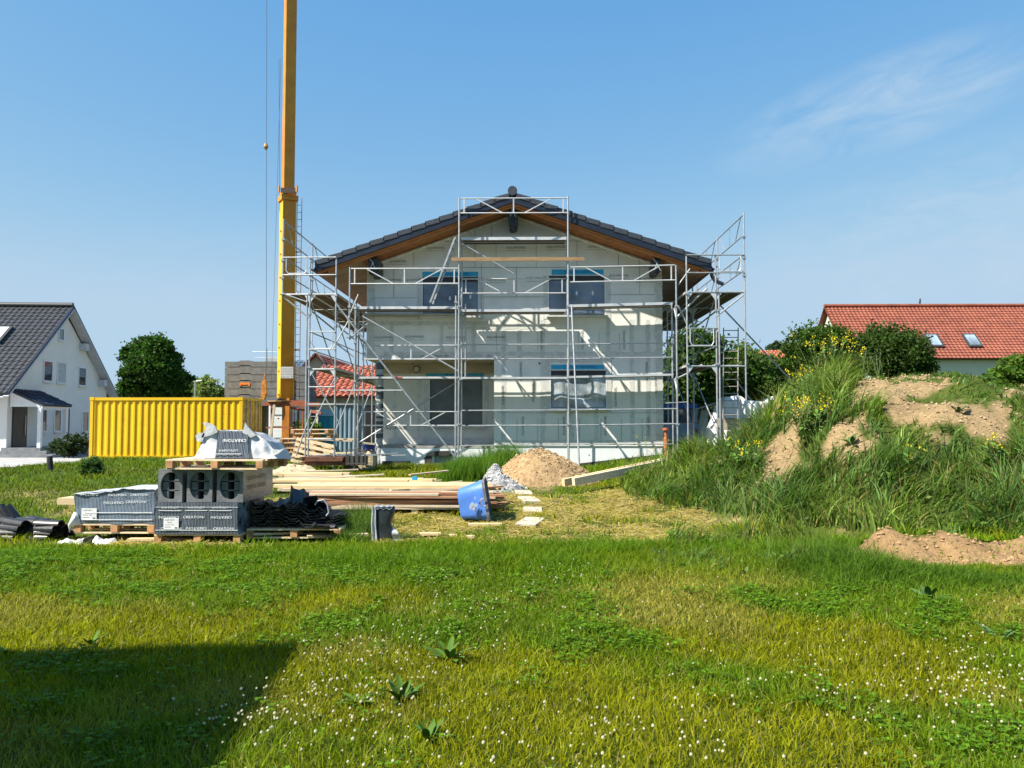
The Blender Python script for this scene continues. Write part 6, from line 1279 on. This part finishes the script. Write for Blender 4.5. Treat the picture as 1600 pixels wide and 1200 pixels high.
def flowers():
    fo = FO(); X_, Y_ = [], []
    for (px, py, s, n) in ((560, 1040, 40, 75), (640, 1010, 55, 60), (760, 945, 60, 70), (700, 960, 50, 45), (480, 1110, 50, 65), (560, 1080, 60, 40), (430, 1160, 45, 60), (380, 1150, 30, 26), (640, 1100, 60, 30), (1550, 1085, 40, 75), (1500, 1060, 40, 45), (1340, 1100, 45, 40), (1460, 1120, 50, 40), (1250, 1080, 60, 26), (880, 930, 60, 40), (960, 1180, 70, 50), (900, 1130, 80, 25), (1180, 1020, 90, 26), (1060, 960, 90, 24), (1560, 980, 50, 26), (700, 1180, 80, 45), (1080, 1170, 60, 30), (680, 900, 40, 28), (440, 900, 40, 22), (300, 1000, 80, 12), (150, 1100, 120, 9), (1150, 930, 100, 14), (800, 1060, 160, 25), (1540, 1180, 70, 30), (1100, 1050, 200, 40), (600, 960, 120, 26), (520, 1160, 70, 40), (1400, 1030, 60, 16)):
        for _ in range(int(n*.75)):
            a, b = random.gauss(px, s*1.25), random.gauss(py, s*.55)
            if b < 880: b = 880+random.random()*30
            g = G(a, min(b, 1330)); X_.append(g.x); Y_.append(g.y)
    x = np.array(X_); y = np.array(Y_); z = ground(x, y); n = len(x); h = .07+.07*RNG.random(n); r = (.0040+.0055*RNG.random(n)**1.3)
    # a low-poly ball of petals each
    dirs = []; 
    for j, (el, m_) in enumerate(((-.5, 5), (.1, 7), (.7, 5), (1.4, 2))):
        for i in range(m_): t = 2*math.pi*(i+.5*j)/m_; dirs.append((math.cos(t)*math.cos(el), math.sin(t)*math.cos(el), math.sin(el)))
    dirs = np.array(dirs); c = np.stack([x, y, z+h], 1)
    for d in dirs:
        p = c+d*r[:, None]*.75; t1 = np.cross(d, [0, 0, 1.0]); t1 = t1/(np.linalg.norm(t1)+1e-6); t2 = np.cross(d, t1)*.9+d*.35; s = r[:, None]*.62
        v = np.stack([p-t1*s, p+t2*s, p+t1*s, p-t2*s], 1).reshape(-1, 3); i = np.arange(n)[:, None]*4
        base = np.array([.50, .36, .28]) if d[2] < -.2 else np.array([.58, .56, .42]); cc = base*(.85+.2*RNG.random(n))[:, None]; fo.add(v, np.concatenate([i+np.array([[0, 1, 2]]), i+np.array([[0, 2, 3]])]), np.repeat(cc, 4, 0))
    o = fo.build('clover_flowers', leafmat('petal', .25, .8)); tag(o, 'scattered white clover heads across the lawn', 'clover flowers', kind='stuff')
    fo = FO(); blades(fo, np.stack([x, y, z], 1), h, np.full(n, .004), np.full(n, .02), np.tile(np.array([.08, .12, .03]), (n, 1)), 2); tag(fo.build('clover_stems', GRASSM), 'thin stems carrying the white clover heads', 'clover stems', kind='stuff')
flowers()
def field():
    fo = FO(); x, y = pick(170000, 0, 0, 10.6, 33); k = RNG.random(len(x)) < np.clip(15/y, 0, 1)**1.2; x, y = x[k], y[k]; z, px, py = zone(x, y); m = mound(x, y)
    soil, straw = masks(x, y, z)
    k = (m < .25) & (RNG.random(len(x)) > soil*.9) & ~inpoly(x, y, PAVEPOLY) & ~((x > XL-.2) & (x < XR) & (y > HY-.1))
    k &= ~((np.abs(x+4.62) < .62) & (y > 11.35) & (y < 12.7))
    k &= ~((x > -5.6) & (x < -1.2) & (y > 14.1) & (y < 18) & (RNG.random(len(x)) < .93))
    x, y, z, px, py, soil, straw = [a[k] for a in (x, y, z, px, py, soil, straw)]; n = len(x)
    yel = sstep(.42, .6, fbm(x, y+50, .8, 3)); lush = sstep(.50, .58, fbm(x+9, y, 1.1, 3)); leftg = sstep(-4.2, -5.2, x)*sstep(13, 14.5, y)
    col = MG*1.15*(1-yel)[:, None]+YG*1.0*yel[:, None]; col = col*(1-leftg*.7)[:, None]+(leftg*.7)[:, None]*np.array([.085, .14, .018])
    r = RNG.random(n) < straw*.62; col = np.where(r[:, None], ST*1.05, col)
    col *= (.65+.7*RNG.random(n))[:, None]; h = (.05+.05*RNG.random(n))*(1+1.4*lush*(1-straw))*(1-.35*straw)+.06*leftg*RNG.random(n)
    near = sstep(11.6, 11.0, y)*(1-straw); h += near*.08*RNG.random(n); bend = np.where(r, 1.4, .3+.8*RNG.random(n))
    blades(fo, np.stack([x, y, z], 1), h, (.006+.0011*y)*(.7+.6*RNG.random(n)), bend, col, 2)
    tag(fo.build('rough_grass', GRASSM), 'rough green and straw coloured grass across the building plot', 'grass', kind='stuff')
field()
def mound_grass():
    fo = FO(); n0 = 112000; x = RNG.uniform(.9, 15.5, n0); y = RNG.uniform(9.3, 21.5, n0); z, px, py = zone(x, y); m = mound(x, y); soil, _ = masks(x, y, z)
    rim = (y < 11.6) & (px > 1000+60*fbm(x, y, 1)) & ((x < 4.1) | (RNG.random(n0) < .05)); tufts = fbm(x+70, y, 1.9, 3); k = ((m > .10) | rim) & ~((y < 10.9) & (x > 4.4) & (RNG.random(n0) < .9)) & (RNG.random(n0) > soil*.965) & (px < 1720)
    k &= ~((px > 1380) & (py < 700) & (py > 590) & (y < 17.5) & (RNG.random(n0) < .55)) ; k &= RNG.random(n0) < (.45+1.1*sstep(.38, .58, tufts))
    k &= ~((y > 17) & (RNG.random(n0) < .4))
    x, y, z, px, py, m, soil, tufts = [a[k] for a in (x, y, z, px, py, m, soil, tufts)]; n = len(x)
    hh = .20+.22*RNG.random(n)+.30*sstep(.5, .66, tufts)+.14*((px > 1215) & (px < 1350) & (y > 13.5)); hh *= np.where(soil > .5, .4, 1); hh *= np.where((y < 11.2) & (x < 4.3), .62, 1.0)*np.where((y < 11.3) & (x > 4.1), .4, 1.0)
    hh *= 1-.55*((px > 1380) & (py < 700) & (y < 17.5)); hh *= np.where((px > 1320) & (py < 640), .55, 1)
    up = sstep(.45, .62, fbm(x+20, y+33, .9, 3)); col = BG*(1-up)[:, None]*1.05+np.array([.13, .20, .03])*up[:, None]; r = RNG.random(n); col = np.where((r < .07)[:, None], ST*.7, col); col = np.where((r > .9)[:, None], col*1.6+.02, col)
    col *= (.45+1.1*RNG.random(n)**1.3)[:, None]; tb_ = fbm(x, y, 1.2, 2)*12
    az = tb_+RNG.normal(size=n)*.8
    blades(fo, np.stack([x, y, z-.02], 1), hh, (.011+.0009*y)*(.6+.9*RNG.random(n)), .25+.95*RNG.random(n), col, 4, az=az)
    k = RNG.random(n) < .035; blades(fo, np.stack([x, y, z], 1)[k], hh[k]*1.7, np.full(k.sum(), .006), .15+.3*RNG.random(k.sum()), np.tile(ST*.9, (k.sum(), 1))*(.6+.6*RNG.random(k.sum()))[:, None], 3)
    kk = (RNG.random(n) < .05*(y < 17)); pos = np.stack([x, y, z+hh*.5], 1)[kk]; leaves(fo, pos+RNG.normal(size=pos.shape)*.03, .05+.07*RNG.random(len(pos)), np.array([.10, .18, .03])*(.6+.8*RNG.random(len(pos)))[:, None], flat=.5)
    tag(fo.build('mound_grass', GRASSM), 'tall bluish green grass covering the earth mound', 'grass', kind='stuff')
mound_grass()
def tuft(name, label, L_, n, h, col, w=.012, r=.3, cat='grass', seg=3, bend=.5):
    fo = FO()
    for (px, py, Y_, s) in L_:
        c = P(px, py, Y_); x = c.x+RNG.normal(size=n)*r*s; y = Y_+RNG.normal(size=n)*r*.7*s; z = ground(x, y); hh = h*s*(.5+.6*RNG.random(n)); cc = np.array(col)*(.6+.8*RNG.random(n))[:, None]
        blades(fo, np.stack([x, y, z], 1), hh, np.full(n, w), .1+bend*RNG.random(n), cc, seg)
    return tag(fo.build(name, GRASSM), label, cat, kind='stuff')
tuft('tall_grass', 'tall bright green grass beside the gravel heap', [(720, 740, 19.5, 1.0), (740, 740, 19.8, 1.1), (758, 735, 20.5, 1.0), (780, 720, 21.2, 1.2), (792, 715, 21.6, 1.25), (705, 745, 19.3, .6), (727, 735, 20.3, .9)], 1000, .72, (.10, .20, .02), .014, .22, bend=.35)
tuft('weed_patch', 'green weeds growing round the black tile pallet', [(548, 815, 12.3, 1), (560, 800, 12.6, 1.2), (535, 820, 12.2, .8), (570, 790, 13.2, 1.1), (545, 835, 11.6, .7)], 480, .42, (.09, .16, .025), .010, .16, bend=.8)
tuft('tall_grass', 'yellow green grass along the front of the white plinth', [(x_, 728, 22.6, .45) for x_ in range(600, 700, 14)]+[(1000+12*k, 735, 19.5, .6) for k in range(7)], 260, .45, (.15, .19, .03), .014, .3, bend=.5)
# ---------------------------------------------------------------- single leafy weeds
def leafblade(mb, b, az, L_, w, el, droop=.5, n=6):
    A = []; d = Vector((math.cos(az), math.sin(az), 0)); s = Vector((-math.sin(az), math.cos(az), 0)); b = Vector(b)
    for i in range(n+1):
        t = i/n; p = b+d*(L_*t*math.cos(el))+Vector((0, 0, L_*(math.sin(el)*t-droop*t*t*.6))); ww = w*math.sin(math.pi*min(1, t*.92+.06))**.8*(.25+.75*min(1, t*3)); A += [p-s*ww/2+Vector((0, 0, .006)), p, p+s*ww/2+Vector((0, 0, .006))]
    mb.add(A, [(3*i+k, 3*i+k+1, 3*i+k+4, 3*i+k+3) for i in range(n) for k in (0, 1)])
WEED = mat('weed_leaf', (.065, .135, .018), .7, .2, 8, spec=.15); WEED2 = mat('bluish_weed_leaf', (.065, .125, .035), .7, .2, 8, spec=.15)
def weed(label, px, py, s=1.0, n=9, m=WEED, el=(.5, 1.2), cat='weed', name='dock_plant'):
    g = G(px, py); mb = MB()
    for k in range(n): leafblade(mb, (g.x+random.uniform(-.02, .02), g.y+random.uniform(-.02, .02), g.z), random.uniform(0, 6.28), s*random.uniform(.16, .28), s*random.uniform(.04, .065), random.uniform(*el))
    return tag(mb.build(name, m, smooth=True), label, cat)
weed('broad leaved dock in the middle of the lawn, just right of centre', 700, 1035, 1.0, 12); weed('dock rosette among the clover low in the lawn left of centre', 628, 1100, .9, 12); weed('small leafy weed above the edge of the big shadow on the left', 140, 1012, .75, 7)
weed('dark leafy weed near the bottom of the lawn centre', 670, 1165, .7, 10); weed('dark green clump of clover leaves near the bottom left of centre', 560, 1105, .7, 16, el=(.3, .8)); weed('leafy weed at the foot of the tall grass right of centre', 1165, 905, .9, 8, WEED2)
weed('big pale leaved weed in the long grass on the right', 1450, 940, 1.2, 10, WEED2); weed('leafy weed in the long grass near the right edge', 1565, 1005, 1.0, 8, WEED2); weed('small dark weed at the left edge of the shadow', 6, 1030, .6, 8)
weed('broad leaved burdock on the slope of the mound right of its bare patch', 1415, 785, 1.6, 8, WEED2); weed('broad leafy weed on the bare soil near the top of the mound', 1330, 700, 1.3, 10, WEED2, name='burdock_plant'); weed('broad leafy weed on the right shoulder of the mound', 1500, 650, 1.0, 8, WEED2, name='burdock_plant')
weed('green leafy weed growing out of the black tiles', 463, 818, .9, 12, mat('fresh_weed_leaf', (.10, .21, .03), .5), el=(.6, 1.4)); weed('green leafy weed right of the black tiles', 520, 822, 1.0, 14, _M['fresh_weed_leaf'], el=(.6, 1.4)); weed('clump of green weeds at the left end of the black tile pallet', 395, 835, .6, 8, _M['fresh_weed_leaf'])
# yellow flowering plants
YF = mat('yellow_petal', (.75, .60, .01), .6, .1)
def mustard(label, px, py, n, hgt, spread, Y=None, leafy=True, thin=False):
    g = G(px, py) if Y is None else P(px, py, Y); g.z = gz(g.x, g.y); t = thing('flowering_mustard', label, 'flowering plant', g); st = MB(); lf = MB(); fl = MB()
    for k in range(n):
        a = random.uniform(0, 6.28); r = spread*random.random()**.6; b = g+Vector((math.cos(a)*r*.35, math.sin(a)*r*.35, 0)); h = hgt*random.uniform(.6, 1.05); top = b+Vector((math.cos(a)*r*.8, math.sin(a)*r*.5, h)); st.tube(b, top, .006, 5, .003)
        for j in range(3 if thin else 6):
            q = b.lerp(top, random.uniform(.15, .85)); leafblade(lf, q, random.uniform(0, 6.28), random.uniform(.08, .18)*(.6 if thin else 1.2), .05*(.5 if thin else 1.3), random.uniform(.0, .9), n=3)
        for j in range(6 if not thin else 4):
            c = top+Vector((random.gauss(0, .028), random.gauss(0, .028), random.gauss(-.01, .035)))
            for q in range(2):
                u = Vector((random.gauss(0, 1), random.gauss(0, 1), random.gauss(0, 1))).normalized()*.014; v = u.cross(Vector((random.gauss(0, 1), 1, .3))).normalized()*.014; fl.quad(c-u, c+v, c+u, c-v)
    if leafy:
        for k in range(n): leafblade(lf, g+Vector((random.uniform(-spread, spread)*.4, random.uniform(-spread, spread)*.3, 0)), random.uniform(0, 6.28), random.uniform(.2, .34), .11, random.uniform(.3, 1.1), n=4)
    st.build('stem', mat('green_stem', (.12, .18, .05), .6), t); lf.build('leaf', _M['fresh_weed_leaf'], t, smooth=True); fl.build('flower', YF, t)
mustard('flowering mustard clump on the left flank of the mound with large leaves', 1262, 690, 24, .75, .42)
mustard('tall flowering mustard at the top left of the mound before the bush', 1290, 600, 30, .95, .75, Y=16.8, leafy=True)
mustard('thin flowering mustard just left of the tall one', 1245, 600, 10, .8, .35, Y=16.5)
mustard('small flowering mustard in the grass below the scaffold ladder', 1160, 740, 9, .55, .3)
mustard('flowering mustard low on the mound near the right edge', 1560, 735, 9, .5, .5)
mustard('single flowering mustard on the lower middle slope', 1425, 752, 4, .5, .14, leafy=False)
mustard('thin flowering mustard before the right end of the white plinth', 1018, 722, 8, 1.0, .45, Y=20.5, thin=True, leafy=False)
mustard('dry yellow flowering stalk before the plinth by the tall grass', 726, 728, 2, .95, .05, Y=20.5, thin=True, leafy=False)
def umbel():
    g = P(1350, 600, 16.6); g.z = gz(g.x, g.y); t = thing('cow_parsley', 'white flowered umbel plant at the crest between the bushes', 'flowering plant', g); st = MB(); fl = MB()
    for k in range(14):
        b = g+Vector((random.uniform(-.5, .5), random.uniform(-.2, .2), 0)); top = b+Vector((random.uniform(-.15, .15), 0, random.uniform(.45, .75))); st.tube(b, top, .005, 5)
        for j in range(16): c = top+Vector((random.gauss(0, .05), random.gauss(0, .05), random.gauss(0, .008))); fl.add([c+Vector((math.cos(q)*.012, math.sin(q)*.012, 0)) for q in (0, 1.57, 3.14, 4.71)], [(0, 1, 2, 3)])
    st.build('stem', _M['green_stem'], t); fl.build('flower', WINK, t)
umbel()
# dry straw litter and clods on bare soil
def soil_dz(x, y): return (fbm(x, y, 6, 3)-.5)*.13+(fbm(x+9, y*.6, 2.4, 2)-.5)*.16
def litter():
    fo = FO(); n0 = 26000; x = RNG.uniform(-6, 3.2, n0); y = RNG.uniform(10.8, 17, n0); z = ground(x, y); _, s = masks(x, y, z); k = RNG.random(n0) < s; x, y, z = x[k], y[k], z[k]; n = len(x)
    a = RNG.random(n)*6.28; L_ = .05+.09*RNG.random(n); w = .004+.003*RNG.random(n); c = np.stack([x, y, z+.015+.02*RNG.random(n)], 1); d = np.stack([np.cos(a), np.sin(a), RNG.normal(size=n)*.2], 1)*L_[:, None]; e = np.stack([-np.sin(a), np.cos(a), np.full(n, .5)], 1)*w[:, None]
    v = np.stack([c-d, c-d+e*2, c+d+e*2, c+d], 1).reshape(-1, 3); i = np.arange(n)[:, None]*4; fo.add(v, np.concatenate([i+np.array([[0, 1, 2]]), i+np.array([[0, 2, 3]])]), np.repeat(ST*1.15*(.6+.7*RNG.random(n))[:, None], 4, 0)); tag(fo.build('straw_litter', GRASSM), 'dry straw litter scattered over the mown patch', 'straw', kind='stuff')
    fo = FO(); n0 = 60000; x = RNG.uniform(3, 14, n0); y = RNG.uniform(9.8, 17.4, n0); z = ground(x, y); s, _ = masks(x, y, z); k = (s > .5) & (RNG.random(n0) < .35); x, y, z = x[k], y[k], z[k]; n = len(x); r = .008+.03*RNG.random(n)**3; ct = np.stack([x, y, z+r*.2+soil_dz(x, y)], 1)
    for (dx, dy, dz) in ((1, 0, 0), (0, 1, 0), (0, 0, 1)): pass
    o = np.array([(1, 0, 0), (-1, 0, 0), (0, 1, 0), (0, -1, 0), (0, 0, 1), (0, 0, -1)], float); v = (ct[:, None]+o[None]*r[:, None, None]*(.6+.7*RNG.random((n, 6, 1)))).reshape(-1, 3); F8 = np.array([(0, 2, 4), (2, 1, 4), (1, 3, 4), (3, 0, 4)]); i = np.arange(n)[:, None]*6
    base = np.where((y < 11.5)[:, None], np.array([.30, .19, .095]), np.array([.30, .215, .12])); fo.add(v, np.concatenate([i+f[None] for f in F8]), np.repeat(base*(.6+.8*RNG.random(n))[:, None], 6, 0))
    tag(fo.build('soil_clods', leafmat('clod', 0, .95)), 'loose crumbs and clods of bare soil on the mound', 'soil clods', kind='stuff')
    # stones over the two heaps
    fo = FO()
    for (nm, n, rr, base) in (('sand_heap', 2600, .022, (.36, .255, .135)), ('gravel_heap', 1500, .022, (.36, .36, .36)), ('rubble_heap', 500, .02, (.34, .34, .34))):
        me = bpy.data.objects[nm].data; co = np.array([tuple(v_.co) for v_ in me.vertices]); idx = RNG.integers(0, len(co)-61, n); f = RNG.random(n)[:, None]; ct = co[idx]*(1-f)+co[idx+np.where(RNG.random(n) < .5, 1, 60)]*f; r = rr*(.4+RNG.random(n)**2*1.2)
        v = (ct[:, None]+o[None]*r[:, None, None]*(.6+.7*RNG.random((n, 6, 1)))).reshape(-1, 3); i = np.arange(n)[:, None]*6; fo.add(v, np.concatenate([i+q[None] for q in F8]), np.repeat(np.array(base)*(.5+.9*RNG.random(n))[:, None], 6, 0))
    tag(fo.build('loose_stones', _M_clod()), 'pebbles covering the brown and grey heaps', 'stones', kind='stuff')
def _M_clod(): return bpy.data.materials['clod']
litter()
